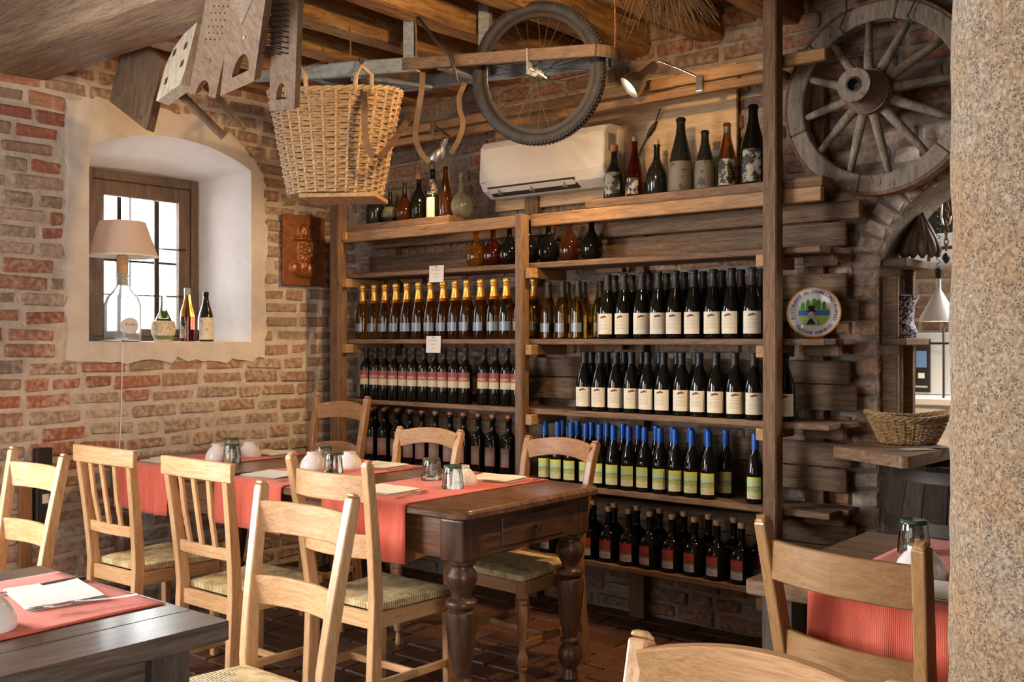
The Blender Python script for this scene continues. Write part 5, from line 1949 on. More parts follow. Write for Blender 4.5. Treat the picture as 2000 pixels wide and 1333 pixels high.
# ================================================================== chairs
def rush_seat(root, wf, wb, d0, d1, z):
    """woven seat: trapezoid cushion, a little domed"""
    def fn(u, v):
        y = d0 + (d1 - d0) * v
        w_ = wb + (wf - wb) * v
        x = (u - .5) * w_
        e = min(u, 1 - u, v, 1 - v)
        return (x, y, z + .012 * min(1, e * 9) - .004 * math.sin(PI * u) * math.sin(PI * v))
    mb = MB().grid(fn, 20, 20)
    n = len(mb.v)
    ringi = [i * 21 for i in range(21)] + [20 * 21 + j for j in range(1, 21)] + [i * 21 + 20 for i in range(19, -1, -1)] + [j for j in range(19, 0, -1)]
    low = []
    for i in ringi:
        v = mb.v[i]
        low.append(Vector((v.x, v.y, z - .024)))
    mb.v += low
    m = len(ringi)
    for k in range(m):
        q = (k + 1) % m
        mb.f.append((ringi[k], ringi[q], n + q, n + k))
    mb.f.append(tuple(n + k for k in range(m)))
    return mb.build('seat', M['rush'], root, smooth=50)


def turned_leg(H, r, cx, cy):
    pr = [(0, 0), (.55, 0), (.62, .03), (.5, .10), (.45, .13), (.75, .15), (.9, .165), (.75, .18), (.95, .20), (1.0, .21), (1.0, .27), (.95, .28), (.7, .30), (.55, .33), (.62, .40), (.85, .55), (.95, .66), (.85, .74), (.6, .77),
          (.8, .785), (.8, .80), (.6, .815), (1.0, .84), (1.0, 1.0), (0, 1.0)]
    return MB().lathe([(a * r, b * H) for a, b in pr], 16, (cx, cy, 0))


def chair(kind_, label, loc, rotz, H=.97, tone='chair', group='wooden chairs with rush seats', turned=False):
    mz, mx = M[tone + '_z'], M[tone + '_x']
    my = M['chair_y'] if tone == 'chair' else mx
    t = thing('dining_chair', label, 'chair', loc, rotz, group)
    SZt = .455
    wb, wf, d0, d1 = .17, .20, -.185, .205
    wt = {'ladder': .205, 'slat': .195, 'arch': .195, 'tall': .195}[kind_]
    lean = {'ladder': .075, 'slat': .055, 'arch': .085, 'tall': .09}[kind_]
    Hp = H - .035 if kind_ == 'slat' else H
    for s in (-1, 1):
        pts, ws, hs = [], [], []
        for k in range(13):
            f = k / 12
            z = Hp * f
            q = max(0, (z - SZt) / (H - SZt))
            x = s * (wb + (wt - wb) * q)
            y = d0 - lean * q ** 1.25 - (.05 * max(0, 1 - z / SZt) if kind_ in ('arch', 'tall') else .02 * max(0, 1 - z / SZt))
            if kind_ in ('arch',) and q > .86:
                y -= .010 * (q - .86) / .14
            pts.append((x, y, z))
            ws.append(.034)
            hs.append(.046 if q < .05 else .046 - .012 * q)
        mb = MB().bar(pts, ws, hs, up=(0, 1, 0))
        if kind_ != 'slat':
            top = Vector(pts[-1])
            mb.bar([top, top + Vector((0, -.003, .006)), top + Vector((0, -.006, .010))], [.034, .030, .018], [.034, .028, .016], up=(0, 1, 0))
        mb.build('back_post', mz, t, bevel=.005, seg=2)
        if turned:
            turned_leg(SZt - .028, .024, s * (wf - .024), d1 - .024).build('front_leg', mz, t, smooth=40)
        else:
            MB().bar([(s * (wf - .018), d1 - .020, 0), (s * (wf - .018), d1 - .020, SZt - .028)], [.030, .036], [.030, .038], up=(0, 1, 0)).build('front_leg', mz, t, bevel=.004)
    rush_seat(t, wf * 2 + .006, wb * 2 - .03, d0 + .022, d1 + .004, SZt)
    zr = SZt - .055
    for s in (-1, 1):
        MB().bar([(s * (wb - .004), d0 + .02, zr), (s * (wf - .012), d1 - .035, zr)], .022, .055).build('seat_rail', my, t, bevel=.003)
        MB().bar([(s * (wb - .003), d0 - .005, .17), (s * (wf - .018), d1 - .03, .17)], .018, .030).build('stretcher', my, t, bevel=.003)
    MB().bar([(-wf + .03, d1 - .018, zr), (wf - .03, d1 - .018, zr)], .022, .055).build('seat_rail', mx, t, bevel=.003)
    MB().bar([(-wb + .012, d0, zr), (wb - .012, d0, zr)], .022, .06).build('seat_rail', mx, t, bevel=.003)
    MB().bar([(-wb - .008, .01, .17), (wb + .008, .01, .17)], .018, .026).build('stretcher', mx, t, bevel=.003)

    def yb(z):
        q = max(0, (z - SZt) / (H - SZt))
        return d0 - lean * q ** 1.25

    def hw(z):
        return wb + (wt - wb) * max(0, (z - SZt) / (H - SZt))

    def slat(z, hgt, bow, name='back_slat', arch=0.0, thick=.017, ext=0.0, n=14, hin=None):
        W_ = hw(z) - .008 + ext
        pts, hs, zs = [], [], []
        for i in range(n + 1):
            u = -1 + 2 * i / n
            pts.append((W_ * u, yb(z) - bow * (1 - u * u), z + arch * (1 - u * u)))
            hs.append(hgt if hin is None else hgt + (hin - hgt) * (1 - u * u))
        MB().bar(pts, thick, hs).build(name, mx, t, bevel=.003)
    if kind_ == 'ladder':
        slat(H - .09, .095, .032)
        slat(H - .30, .085, .032)
    elif kind_ == 'slat':
        slat(H - .037, .072, .022, 'crest_rail', .004, .024, .045)
        slat(.60, .045, .014, 'lower_rail')
        for u in (-.5, 0, .5):
            x0, x1 = u * (hw(.61) * 1.75 / 2 + .01), u * (hw(H - .06) * 1.8 / 2 + .01)
            MB().bar([(x0, yb(.61) - .013 * (1 - u * u), .615), ((x0 + x1) / 2, yb(.75) - .018, .75), (x1, yb(H - .07) - .020 * (1 - u * u), H - .068)], .026, .012, up=(0, 1, 0)).build('spindle', mz, t, bevel=.002)
    elif kind_ == 'arch':
        slat(H - .050, .080, .030, 'crest_rail', .026, .026, 0, 18, .078)
        slat(H - .29, .055, .025, 'back_slat', .018, .018)
    else:
        slat(H - .085, .085, .03, 'back_slat', .02, .018, 0, 16, .09)
        slat(H - .30, .075, .03, 'back_slat', .02, .018, 0, 16, .08)
    return t


chair('slat', 'pale chair with vertical back spindles at the window end of the long table', (.85, -1.965, 0), R(2), .95)
chair('slat', 'pale spindle-back chair beside the middle of the long table', (1.545, -1.97, 0), R(0), .95)
chair('ladder', 'ladder-back chair pulled close to the near end of the long table', (2.085, -1.765, 0), R(1), .97)
chair('ladder', 'ladder-back chair facing the dark table in the left foreground', (2.60, -2.80, 0), R(180), .965)
p5 = ony(655, 780, -.72)
chair('tall', 'tall brown ladder-back chair in the far corner by the left shelf post', (p5.x, -.93, 0), R(184), 1.085, 'brown')
chair('arch', 'low arched-back chair behind the table, left one of two', (1.345, -.975, 0), R(186), .945, 'chair', turned=True)
chair('arch', 'arched-back chair with rush seat at the drawer end of the long table', (2.175, -1.03, 0), R(177), .95, 'brown', turned=True)
chair('ladder', 'pale ladder-back chair cut by the left edge of the picture', (1.06, -2.84, 0), R(180), .97)
chair('ladder', 'ladder-back chair standing at the right-hand table, shade painted into its wood', (4.112, -1.968, 0), R(-13), .97, 'amber')
chair('arch', 'arched-back chair nearest the viewer at the bottom edge', (4.295, -3.36, 0), R(182), .935)

# ================================================================== long table
TZ = .80
TX0, TX1, TY0, TY1 = .06, 2.545, -1.80, -.935
tab = thing('dining_table', 'long dark varnished dining table with turned legs', 'table', ((TX0 + TX1) / 2, (TY0 + TY1) / 2, 0))


def round_rect(x0, x1, y0, y1, r, n=6):
    pts = []
    for cx, cy, a0 in ((x1 - r, y1 - r, 0), (x0 + r, y1 - r, PI / 2), (x0 + r, y0 + r, PI), (x1 - r, y0 + r, 1.5 * PI)):
        for a in arc_pts(n, a0, a0 + PI / 2):
            pts.append((cx + r * math.cos(a), cy + r * math.sin(a)))
    return pts


def slab(x0, x1, y0, y1, z0, z1, r):
    rr = []
    for ins, z in ((.012, z0), (0, z0 + .007), (0, z1 - .012), (.006, z1 - .004), (.014, z1)):
        rr.append([(x, y, z) for x, y in round_rect(x0 + ins, x1 - ins, y0 + ins, y1 - ins, max(.004, r - ins))])
    return MB().loft(rr)


wbuild(slab(TX0, TX1, TY0, TY1, TZ - .036, TZ, .06), 'table_top', M['table_x'], tab, smooth=30)
ix, iy = .045, .045
for y in (TY0 + iy, TY1 - iy - .024):
    wbuild(MB().box(TX0 + .12, TX1 - .12, y, y + .024, TZ - .185, TZ - .037), 'apron', M['table_x'], tab, bevel=.002)
for x in (TX0 + ix, TX1 - ix - .024):
    wbuild(MB().box(x, x + .024, TY0 + .12, TY1 - .12, TZ - .185, TZ - .037), 'apron', M['table_y'], tab, bevel=.002)
dr = wbuild(MB().box(TX1 - ix - .004, TX1 - ix + .006, TY0 + .26, TY1 - .22, TZ - .165, TZ - .055), 'drawer', M['table_y'], tab, bevel=.003)
kb = MB().lathe([(0, 0), (.008, 0), (.007, .012), (.015, .018), (.019, .026), (.015, .034), (0, .036)], 16).map(lambda v: (TX1 - ix + .006 + v.z, (TY0 + TY1) / 2 + .02 + v.x, TZ - .11 + v.y))
kn = wbuild(kb, 'knob', M['table_z'], tab, smooth=40)
kn.parent = dr
LEGP = [(0, 0), (.030, 0), (.036, .012), (.030, .035), (.026, .05), (.045, .075), (.052, .10), (.046, .13), (.030, .155), (.042, .163), (.042, .172), (.030, .18), (.034, .20), (.046, .27), (.056, .35), (.060, .395), (.056, .42), (.040, .433),
        (.058, .440), (.060, .452), (.055, .462), (.038, .47), (.036, .485), (.050, .51), (.060, .535), (.058, .56), (.044, .578), (.044, .588), (.056, .595), (.056, .605), (.048, .612), (.048, .625), (0, .625)]
for x in (TX0 + .10, TX1 - .10):
    for y in (TY0 + .10, TY1 - .10):
        lg = wbuild(MB().lathe([(r * .98, z) for r, z in LEGP], 24, (x, y, 0)), 'leg', M['table_z'], tab, smooth=40)
        wbuild(MB().box(x - .058, x + .058, y - .058, y + .058, .605, TZ - .036), 'leg_block', M['table_z'], tab, bevel=.012, seg=3)


# ================================================================== cloth and table ware
def runner(x0, x1, y0, y1, z, drop0, drop1, label, along='Y', group='red linen table runners', seed=1, rc=.012, ends=None):
    """cloth strip across a table, folded over the edges at y0 and y1"""
    r3 = random.Random(seed)
    ph = [r3.uniform(0, 6.28) for _ in range(4)]
    path = []

    def down(n, drop):
        return [drop * i / n for i in range(n + 1)]
    if drop0:
        for s in reversed(down(8, drop0)):
            path.append((y0 - .006, z - rc - s, s))
        path.append((y0 - .003, z - rc * .3, 0))
    ys = [y0 + rc * (1 if drop0 else 0) + (y1 - y0 - rc * ((1 if drop0 else 0) + (1 if drop1 else 0))) * i / 14 for i in range(15)]
    for y in ys:
        path.append((y, z + .0025, 0))
    if drop1:
        path.append((y1 + .003, z - rc * .3, 0))
        for s in down(8, drop1):
            path.append((y1 + .006, z - rc - s, s))
    n = len(path)

    def fn(u, v):
        k = min(n - 1, int(round(v * (n - 1))))
        y, zz, s = path[k]
        x = x0 + (x1 - x0) * u
        side = -1 if k < n / 2 else 1
        wob = (.010 * math.sin(13 * u + ph[0]) + .006 * math.sin(29 * u + ph[1])) * (s / .2) if s else 0
        return (x + .004 * math.sin(5 * v + ph[2]), y + side * (abs(wob) + .004 * s), zz)
    mb = MB().grid(fn, 26, n - 1)
    o_ = mb.build('table_runner', M['cloth'], smooth=60, solid=.0018)
    return tag(o_, label, 'table runner', group)


runner(.235, .70, TY0, TY1, TZ, .20, .17, 'red runner at the window end of the long table', seed=2)
runner(1.075, 1.545, TY0, TY1, TZ, .185, .17, 'red runner across the middle of the long table', seed=3)
runner(1.80, 2.265, TY0, TY1, TZ, .205, .17, 'red runner nearest the drawer end of the long table', seed=4)

cup_me = MB().lathe([(.062, 0), (.064, .004), (.062, .022), (.052, .045), (.038, .062), (.030, .068), (.031, .080), (.029, .082), (0, .082), (0, .074), (.026, .070), (.046, .046), (.057, .022), (.060, .004), (.062, 0)], 30).mesh('bowl', M['ceramic'], 40)


def tumbler_mesh():
    mb = MB()
    n = 40
    outer = [(.044, 0), (.0445, .003), (.0425, .030), (.040, .060), (.0375, .086), (.033, .092), (0, .092)]
    inner = [(0, .080), (.032, .080), (.0375, .060), (.040, .030), (.042, .003), (.044, 0)]
    rings = []
    for i, (r, z) in enumerate(outer[:-1]):
        flute = .0022 if 2 <= i <= 4 else (.0008 if i == 5 else 0)
        rings.append([((r - flute * (1 if k % 4 < 2 else -.2)) * math.cos(2 * PI * k / n), (r - flute * (1 if k % 4 < 2 else -.2)) * math.sin(2 * PI * k / n), z) for k in range(n)])
    m = MB().loft(rings, cap=False)
    m.f.append(tuple(range((len(rings) - 1) * n, len(rings) * n)))
    irings = [[(r * math.cos(2 * PI * k / n), r * math.sin(2 * PI * k / n), z) for k in range(n)] for r, z in inner[1:-1]]
    b = len(m.v)
    m.loft(irings, cap=False)
    m.f.append(tuple(b + k for k in range(n)))
    last = b + (len(irings) - 1) * n
    for k in range(n):
        q = (k + 1) % n
        m.f.append((k, q, last + q, last + k))
    return m.mesh('tumbler', M['tumbler'], 50)


glass_me = tumbler_mesh()
base_me = MB().lathe([(0, .0915), (.0345, .0915), (.036, .0895), (.0375, .084), (.0385, .084), (.037, .0905), (.034, .0935), (0, .0935)], 30).mesh('glass_base', plain('green_base', (.42, .70, .50), .04, trans=.9), 40)


def put_cup(x, y, z, label, s=1.0):
    o_ = place('upturned_bowl', cup_me, None, (x, y, z), (0, 0, random.uniform(0, 6)), (s, s, s))
    return tag(o_, label, 'bowl', 'white bowls turned upside down')


def put_glass(x, y, z, label):
    o_ = place('tumbler', glass_me, None, (x, y, z), (0, 0, random.uniform(0, 6)))
    place('green_base', base_me, o_)
    return tag(o_, label, 'glass', 'glasses turned upside down')


def fork_mesh():
    mb = MB()
    mb.bar([(0, 0, .003), (0, .05, .002), (0, .10, .004), (0, .135, .007)], [.012, .007, .005, .008], [.0022, .0022, .0025, .0022])
    mb.bar([(0, .135, .007), (0, .145, .006), (0, .160, .0035)], [.008, .022, .023], .0018)
    for k in range(4):
        x = -.0092 + .0061 * k
        mb.bar([(x, .158, .0037), (x, .178, .003), (x, .200, .0065)], [.004, .0036, .0024], .0016)
    return mb.mesh('fork', M['steel'])


def knife_mesh():
    return MB().bar([(0, .10, .004), (0, .115, .004), (0, .18, .003), (0, .20, .003), (0, .215, .003)], [.010, .018, .019, .015, .004], .0016).mesh('blade', M['steel'])


fork_me = fork_mesh()
blade_me = knife_mesh()
handle_me = MB().bar([(0, 0, .006), (0, .05, .006), (0, .105, .005)], [.017, .015, .013], [.009, .009, .008]).mesh('handle', M['black_plastic'])


def put_fork(x, y, z, rz, label):
    return tag(place('fork', fork_me, None, (x, y, z), (0, 0, rz)), label, 'fork', 'steel forks')


def put_knife(x, y, z, rz, label):
    o_ = place('knife', blade_me, None, (x, y, z), (0, 0, rz))
    place('handle', handle_me, o_)
    return tag(o_, label, 'knife', 'table knives with black handles')


def put_menu(x, y, z, rz, w, l, label, mat='paper'):
    t = thing('paper_place_card', label, 'menu', (x, y, z), rz, 'folded paper menus on the runners')
    for k, (dx, dy, dr, zz) in enumerate(((.004, -.003, .02, .001), (-.003, .002, -.015, .0045), (0, 0, 0, .008))):
        c_, s_ = math.cos(dr), math.sin(dr)
        mb = MB().grid(lambda u, v: (dx + c_ * (u - .5) * w - s_ * (v - .5) * l, dy + s_ * (u - .5) * w + c_ * (v - .5) * l, zz + .0035 * (u ** 3) * (k + 1) / 3 + .001 * math.sin(6 * v)), 8, 6)
        mb.build('sheet', M[mat], t, solid=.0007)
    return t


zc = TZ + .0036
for k, (xc, nm) in enumerate(((.47, 'window-end'), (1.31, 'middle'), (2.03, 'drawer-end'))):
    # near setting and far setting on each runner
    put_menu(xc + (-.06 if k else -.10), TY0 + .17, zc, R(90 + (-3, 4, -2)[k]), .165, .225, f'cream folded menu at the near side of the {nm} runner')
    put_fork(xc + .125, TY0 + .05, zc + .001, R(8), f'fork lying right of the near menu on the {nm} runner')
    put_knife(xc - .19, TY0 + .05, zc + .001, R(-4), f'knife lying left of the near menu on the {nm} runner')
    put_menu(xc + .055, TY1 - .155, zc, R(92 + (4, -3, 3)[k]), .165, .225, f'cream folded menu at the far side of the {nm} runner')
    put_fork(xc + .195, TY1 - .25, zc + .001, R(-7), f'fork lying right of the far menu on the {nm} runner')
    put_knife(xc - .105, TY1 - .25, zc + .001, R(5), f'knife lying left of the far menu on the {nm} runner')
put_cup(.545, -1.425, zc, 'near upturned white bowl on the window-end runner')
put_cup(.545, -1.235, zc, 'far upturned white bowl on the window-end runner', .95)
put_glass(.685, -1.44, zc, 'near upturned tumbler on the window-end runner')
put_glass(.425, -1.26, zc, 'far upturned tumbler on the window-end runner')
put_cup(1.205, -1.36, zc, 'near upturned white bowl on the middle runner')
put_cup(1.30, -1.22, zc, 'far upturned white bowl on the middle runner', .95)
put_glass(1.375, -1.385, zc, 'near upturned tumbler on the middle runner')
put_glass(1.11, -1.22, zc, 'far upturned tumbler on the middle runner')
put_cup(2.075, -1.285, zc, 'upturned white bowl half hidden behind the nearest tumbler', .95)
put_glass(2.125, -1.40, zc, 'upturned tumbler nearest the drawer end of the long table')
put_glass(1.885, -1.275, zc, 'upturned tumbler further back on the drawer-end runner')

# ================================================================== left foreground table
LX0, LX1, LY0, LY1, LZ = 2.235, 3.085, -4.25, -3.14, .80
lt = thing('dark_table', 'dark stained plank table in the left foreground', 'table', ((LX0 + LX1) / 2, (LY0 + LY1) / 2, 0))
nb = 6
for k in range(nb):
    a, b = LX0 + (LX1 - LX0) * k / nb, LX0 + (LX1 - LX0) * (k + 1) / nb
    wbuild(MB().box(a + .0008, b - .0008, LY0, LY1, LZ - .042, LZ), 'top_plank', M['ebony_y'], lt, bevel=.002)
for x in (LX0 + .06, LX1 - .16):
    for y in (LY0 + .06, LY1 - .14):
        wbuild(MB().box(x, x + .09, y, y + .09, 0, LZ - .042), 'leg', M['ebony_z'], lt, bevel=.004)
for y in (LY0 + .08, LY1 - .12):
    wbuild(MB().box(LX0 + .15, LX1 - .16, y, y + .025, LZ - .15, LZ - .042), 'apron', M['ebony_y'], lt, bevel=.002)
for x in (LX0 + .08, LX1 - .12):
    wbuild(MB().box(x, x + .025, LY0 + .15, LY1 - .14, LZ - .15, LZ - .042), 'apron', M['ebony_y'], lt, bevel=.002)
mat_ = runner(2.36, 2.86, -3.66, LY1 - .012, LZ, 0, 0, 'red linen place mat on the dark foreground table', group='red linen place mats', seed=9)
mat_['category'] = 'place mat'
zl = LZ + .004
put_menu(2.60, -3.285, zl, R(78), .165, .225, 'white folded menu on the dark foreground table', 'paper_white')
pf = onz(268, 1178, LZ)
put_fork(pf.x, pf.y, zl + .012, math.atan2(-(onz(100, 1202, LZ).x - pf.x), onz(100, 1202, LZ).y - pf.y), 'fork resting on the white menu of the foreground table')
pk = onz(165, 1138, LZ)
put_knife(pk.x, pk.y, zl + .001, math.atan2(-(onz(20, 1163, LZ).x - pk.x), onz(20, 1163, LZ).y - pk.y), 'knife left of the white menu on the foreground table')
pc_ = onz(-32, 1234, LZ)
put_cup(pc_.x, pc_.y, zl, 'upturned white bowl cut by the left edge of the picture')

# ================================================================== right-hand table
RX0, RX1, RY0, RY1 = 3.76, 5.3, -2.08, -1.25
rtb = thing('rustic_table', 'worn brown plank table behind the stone column', 'table', ((RX0 + RX1) / 2, (RY0 + RY1) / 2, 0))
for k in range(5):
    a, b = RY0 + (RY1 - RY0) * k / 5, RY0 + (RY1 - RY0) * (k + 1) / 5
    wbuild(MB().box(RX0, RX1, a + .0008, b - .0008, TZ - .04, TZ), 'top_plank', M['rustic_x'], rtb, bevel=.004)
for x in (RX0 + .015, RX1 - .15):
    for y in (RY0 + .06, RY1 - .15):
        wbuild(MB().box(x, x + .085, y, y + .085, .0, TZ - .04), 'leg', M['ebony_z'], rtb, bevel=.004)
for y in (RY0 + .08, RY1 - .10):
    wbuild(MB().box(RX0 + .145, RX1 - .15, y, y + .025, TZ - .17, TZ - .04), 'apron', M['ebony_z'], rtb, bevel=.002)
wbuild(MB().box(RX0 + .08, RX0 + .105, RY0 + .145, RY1 - .15, TZ - .17, TZ - .04), 'apron', M['ebony_z'], rtb, bevel=.002)
runner(3.925, 4.41, RY0, RY1, TZ, .22, .17, 'red runner hanging over the right-hand table', seed=11)
put_menu(4.19, RY0 + .14, zc, R(88), .165, .225, 'cream folded menu on the right-hand table')
put_fork(4.03, RY0 + .04, zc + .001, R(-6), 'fork left of the menu on the right-hand table')
put_knife(4.00, RY0 + .03, zc + .001, R(4), 'knife left of the menu on the right-hand table')
p = onz(1797, 1132, TZ)
put_cup(p.x, p.y, zc, 'upturned white bowl behind the ladder-back chair on the right-hand table')
p = onz(1785, 1086, TZ)
put_glass(p.x - .01, p.y + .03, zc, 'upturned tumbler on the right-hand table')
p = onz(1862, 1130, TZ)
put_cup(p.x + .085, p.y - .03, zc, 'upturned white bowl beside the stone column')
put_knife(4.14, -1.52, zc + .001, R(-35), 'knife at the far side of the right-hand table')

# ================================================================== the kitchen hatch
# ---- counter board and what stands on it
CZ = .975
cpts = [(3.305, .30), (3.318, -.43), (3.345, -.45), (3.655, -.625), (3.685, -.615), (3.735, .30)]
cb = extruded([[(x, y) for x, y in cpts]], .045).map(lambda v: (v.x, v.y, v.z + CZ - .0225))
cb.v = [Vector((min(max(v.x, AX0 + .006), 9) if v.y > 0 else v.x, v.y, v.z)) for v in cb.v]
o = cb.build('counter_board', M['rustic_x'], bevel=.008, seg=2)
tag(o, 'thick worn wooden counter board in the arched opening', 'counter')
bs = ony(1757, 856, -.10)
bk2 = thing('bread_basket', 'oval brown wicker bread basket on the counter board', 'basket', (3.52, -.14, CZ + .004), R(30))
wicker_basket(bk2, .105, .075, .165, .115, .115, 26, 15, M['wicker_dark'], .010, .0042, .012, .8)
for k, (x, y, rz, mt, lab) in enumerate(((3.585, -.43, .5, 'slate_card', 'dark card lying nearest on the counter board'), (3.63, -.36, .9, 'buff_card', 'buff card between two dark cards on the counter'), (3.66, -.26, .4, 'slate_card', 'dark card lying farthest on the counter board'))):
    o = place('card', MB().box(-.055, .055, -.04, .04, 0, .0015).mesh('card', M[mt]), None, (x, y, CZ + .0006 + k * .0017), (0, 0, rz))
    tag(o, lab, 'card', 'cards on the counter board')
# ---- barrel below the counter
brl = thing('barrel', 'dark old oak barrel standing under the counter board', 'barrel', (3.735, -.02, 0))
NS = 20
BH = .905


def brad(z):
    q = (z / BH - .5) * 2
    return .345 - .055 * q * q


for k in range(NS):
    a0, a1 = 2 * PI * k / NS + .006, 2 * PI * (k + 1) / NS - .006
    rings = []
    for i in range(9):
        z = BH * i / 8
        r = brad(z)
        rings.append([(r * math.cos(a0), r * math.sin(a0), z), (r * math.cos((a0 + a1) / 2) * 1.004, r * math.sin((a0 + a1) / 2) * 1.004, z), (r * math.cos(a1), r * math.sin(a1), z),
                      ((r - .022) * math.cos(a1), (r - .022) * math.sin(a1), z), ((r - .022) * math.cos(a0), (r - .022) * math.sin(a0), z)])
    MB().loft(rings).build('stave', M['barrel'], brl)
MB().lathe([(0, BH - .03), (brad(BH) - .02, BH - .03), (brad(BH) - .02, BH - .05), (0, BH - .05)], 32).build('head', M['barrel'], brl)
for z0, z1 in ((.02, .06), (.20, .25), (.64, .69), (.84, .885)):
    MB().lathe([(brad(z0) + .001, z0), (brad(z0) + .006, z0), (brad(z1) + .006, z1), (brad(z1) + .001, z1)], 40).build('hoop', M['iron'], brl, smooth=40)

# ---- rough shelf in the reveal of the opening
ks = thing('hatch_shelf', 'dark rough wooden shelf rack inside the arched opening', 'shelf', (3.45, .22, CZ))
a = ony(1795, 516, .20)
b = ony(1795, 668, .20)
wbuild(MB().box(AX0 + .004, a.x, .03, .34, a.z - .018, a.z + .018), 'shelf_board', M['plank_x'], ks, bevel=.004)
wbuild(MB().box(AX0 + .004, b.x, .03, .34, b.z - .016, b.z + .016), 'shelf_board', M['plank_x'], ks, bevel=.004)
u1 = ony(1755, 600, .05).x
for (z0, z1) in ((b.z + .016, a.z - .06), (CZ + .001, b.z - .055)):
    wbuild(MB().box(AX0 + .004, u1, .035, .060, z0, z1), 'upright_board', M['plank_x'], ks, bevel=.004)
wbuild(MB().box(AX0 + .006, AX0 + .05, .30, .338, CZ + .001, a.z - .018), 'upright_post', M['plank_x'], ks, bevel=.004)
rn = random.Random(61)
sg = thing('dried_bundle', 'dark pointed bundle of dried sausages on the hatch shelf', 'food', (AX0 + .11, .22, a.z + .019))
for k in range(11):
    an = 2 * PI * k / 11
    r0 = .075
    top = Vector((.01 * math.cos(an), .01 * math.sin(an), .20 + rn.uniform(-.02, .02)))
    btm = Vector((r0 * math.cos(an), r0 * .8 * math.sin(an), .012))
    MB().tube([btm, btm * .96 + Vector((0, 0, .02)), btm * .75 + top * .25 + Vector((0, 0, .01)), btm * .4 + top * .6, top], [.006, .021, .024, .020, .006], 8).build('sausage', M['leather'], sg, smooth=True)
pp = ony(1762, 660, .27)
pot = thing('painted_pot', 'blue and white painted pottery jar on the hatch shelf', 'jar', (pp.x + .005, .245, b.z + .017))
MB().lathe([(0, .002), (.066, 0), (.070, .006), (.068, .03), (.055, .065), (.052, .10), (.060, .15), (.078, .19), (.074, .192), (.056, .15), (.048, .10), (.051, .065), (.062, .03), (0, .012)], 30).build('jar_body', M['pottery'], pot, smooth=40)
ln = MB()


def chain(p0, n, size, wire, mat, parent, world=True):
    for i in range(n):
        c_ = Vector(p0) - Vector((0, 0, i * size * 1.45))
        pts = []
        for q in arc_pts(14, 0, 2 * PI)[:-1]:
            x, z = size * .5 * math.cos(q), size * math.sin(q)
            pts.append(c_ + (Vector((x, 0, z)) if i % 2 else Vector((0, x, z))))
        wbuild(MB().tube(pts, wire, 5, True), 'chain_link', mat, parent, smooth=True)


for k, dx in enumerate((-.012, .022)):
    ch = thing('thin_chain', ('left' if k == 0 else 'right') + ' thin rusty chain hanging above the painted jar', 'chain', (pp.x + dx, .22, a.z - .15), 0, 'thin chains over the jar')
    chain((pp.x + dx, .22, a.z - .035), 7, .012, .0018, M['rust'], ch)

# ---- hanging lamp, chain and rod
kd = .62
lp = ony(1833, 628, kd)
fl = thing('funnel_lamp', 'white metal funnel lamp hanging in the kitchen hatch', 'lamp', (lp.x, lp.y, lp.z))
MB().lathe([(.092, 0), (.094, .002), (.022, .135), (.012, .15), (.012, .205), (.009, .205), (.009, .15), (.02, .133), (.090, .002)], 32).build('lamp_shade', plain('lamp_white', (.80, .80, .80), .3, .3), fl, smooth=40)
MB().lathe([(0, .205), (.016, .205), (.018, .25), (.012, .255), (0, .255)], 14).build('socket', M['black_plastic'], fl, smooth=40)
MB().lathe([(0, .02), (.02, .03), (.024, .05), (.014, .08), (0, .085)], 14).build('bulb', M['bulb'], fl, smooth=True)
spot_light('funnel_light', (lp.x, lp.y, lp.z - .01), (0, .25, -1), 16, 165, (1.0, .72, .42))
coil = [(.006 * math.cos(k * .9), .006 * math.sin(k * .9), .255 + k * .0042) for k in range(110)]
MB().tube([(0, 0, .70), (0, 0, 2.905 - lp.z)], .004, 6).build('cord', M['black_plastic'], fl)
coil = [(x * (1.6 if .25 < z < .8 else .8), y, z) for x, y, z in coil]
MB().tube(coil, .0024, 5).build('coiled_cord', M['black_plastic'], fl, smooth=True)
hp = ony(1848, 470, kd - .06)
ck = thing('iron_chain_weight', 'rusty iron chain with hook and weight hanging beside the lamp', 'chain', (hp.x, hp.y, ony(1848, 520, kd - .06).z))
chain((hp.x, hp.y, ony(1848, 440, kd - .06).z), 5, .018, .0032, M['rust'], ck)
zb = ony(1845, 505, kd - .06).z
wbuild(MB().lathe([(0, -.026), (.008, -.022), (.020, 0), (.014, .016), (.005, .026), (0, .028)], 14, (hp.x, hp.y, zb)), 'weight', M['iron'], ck, smooth=True)
zt = ony(1845, 436, kd - .06).z
hk_ = [(hp.x - .02, hp.y, zt + .13), (hp.x - .022, hp.y, zt + .03), (hp.x - .015, hp.y, zt - .004), (hp.x, hp.y, zt - .012), (hp.x + .016, hp.y, zt - .002), (hp.x + .02, hp.y, zt + .03)]
wbuild(MB().tube(hk_, .005, 8), 'hook', M['steel'], ck, smooth=True)
chain((hp.x + .005, hp.y, zt + .30), 12, .018, .0034, M['rust'], ck)
r0 = ony(1787, 500, kd)
rod = [(r0.x + dx, kd + .14, r0.z + dz) for dx, dz in ((.02, -.02), (.023, .005), (.04, .03), (.07, .043), (.5, .05))]
o = MB().tube(rod, .009, 8).build('iron_rod', M['rust'], smooth=True)
tag(o, 'bent rusty iron rod running across the kitchen hatch', 'rod')

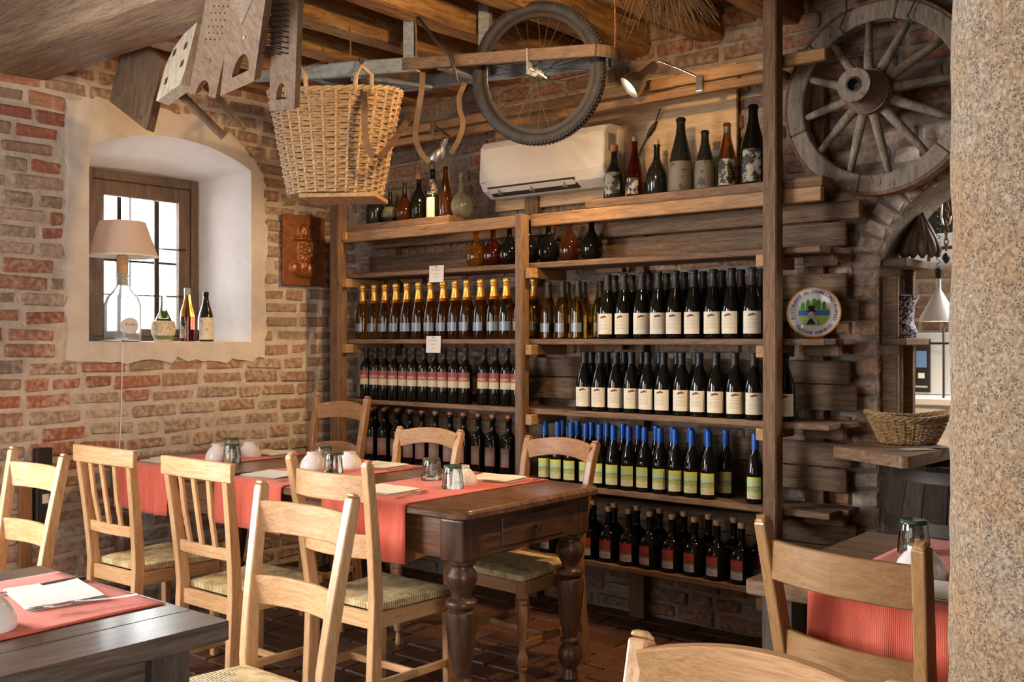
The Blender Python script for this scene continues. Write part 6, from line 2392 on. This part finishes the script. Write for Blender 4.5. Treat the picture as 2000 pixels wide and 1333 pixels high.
# ---- kitchen furniture
KY = 1.55
k0, k1 = ony(1779, 770, KY), ony(1905, 650, KY)
ov = thing('kitchen_oven', 'pale steel kitchen oven with black control panel', 'oven', ((k0.x + k1.x) / 2, KY + .25, k0.z))
wbuild(MB().box(k0.x, k1.x + .2, KY, KY + .5, k0.z, k1.z), 'cabinet', M['kitchen_steel'], ov, bevel=.006)
q0, q1 = ony(1785, 766, KY), ony(1818, 662, KY)
wbuild(MB().box(q0.x, q1.x, KY - .012, KY, q0.z, q1.z), 'control_panel', M['black_plastic'], ov, bevel=.003)
s0, s1 = ony(1791, 718, KY), ony(1811, 686, KY)
wbuild(MB().box(s0.x, s1.x, KY - .015, KY - .012, s0.z, s1.z), 'display', M['screen'], ov)
s0, s1 = ony(1795, 739, KY), ony(1807, 729, KY)
wbuild(MB().box(s0.x, s1.x, KY - .016, KY - .012, s0.z, s1.z), 'button', M['white_paint'], ov)
s0, s1 = ony(1789, 757, KY), ony(1813, 754, KY)
wbuild(MB().box(s0.x, s1.x, KY - .0135, KY - .012, s0.z, s1.z), 'maker_mark', M['print_grey'], ov)
c0_, c1_ = ony(1740, 790, KY - .35), ony(1900, 772, KY - .35)
cn = thing('kitchen_counter', 'white kitchen counter below the oven', 'counter', ((c0_.x + c1_.x) / 2, KY + .1, 0))
wbuild(MB().box(c0_.x, c1_.x + .5, KY - .35, KY + .55, c0_.z, k0.z - .002), 'worktop', M['white_paint'], cn, bevel=.005)
wbuild(MB().box(c0_.x + .03, c1_.x + .5, KY - .32, KY + .5, 0, c0_.z), 'front', M['white_paint'], cn, bevel=.003)
hd0, hd1 = ony(1768, 516, 1.45), ony(1900, 452, 1.45)
hd = thing('cooker_hood', 'grey steel cooker hood with black duct above the oven', 'hood', ((hd0.x + hd1.x) / 2, 1.6, hd0.z))
wbuild(MB().box(hd0.x - .05, hd1.x + .3, 1.45, 1.9, hd0.z, hd1.z), 'hood_skirt', M['kitchen_steel'], hd, bevel=.004)
wbuild(MB().box(hd0.x + .05, hd1.x + .2, 1.5, 1.9, hd1.z, 2.88), 'duct', M['black_plastic'], hd, bevel=.004)
rb_ = ony(1843, 700, 1.25)
zr_ = ony(1795, 671, 1.25)
o = MB().tube([(rb_.x, 1.25, k0.z - .002), (rb_.x, 1.25, ony(1843, 640, 1.25).z)], .006, 8).tube([(zr_.x, 1.25, zr_.z), (rb_.x + .3, 1.25, zr_.z)], .006, 8).build('towel_rail', M['iron'], smooth=True)
tag(o, 'thin dark metal rail standing in front of the oven', 'rail')
oj = ony(1772, 760, 1.35)
o = MB().lathe([(0, 0), (.028, 0), (.03, .01), (.036, .09), (.03, .14), (.018, .17), (.018, .19), (0, .19)], 20, (oj.x, 1.35, k0.z)).build('orange_jug', M['terracotta_orange'], smooth=40)
tag(o, 'orange jug on the kitchen counter left of the oven', 'jug')
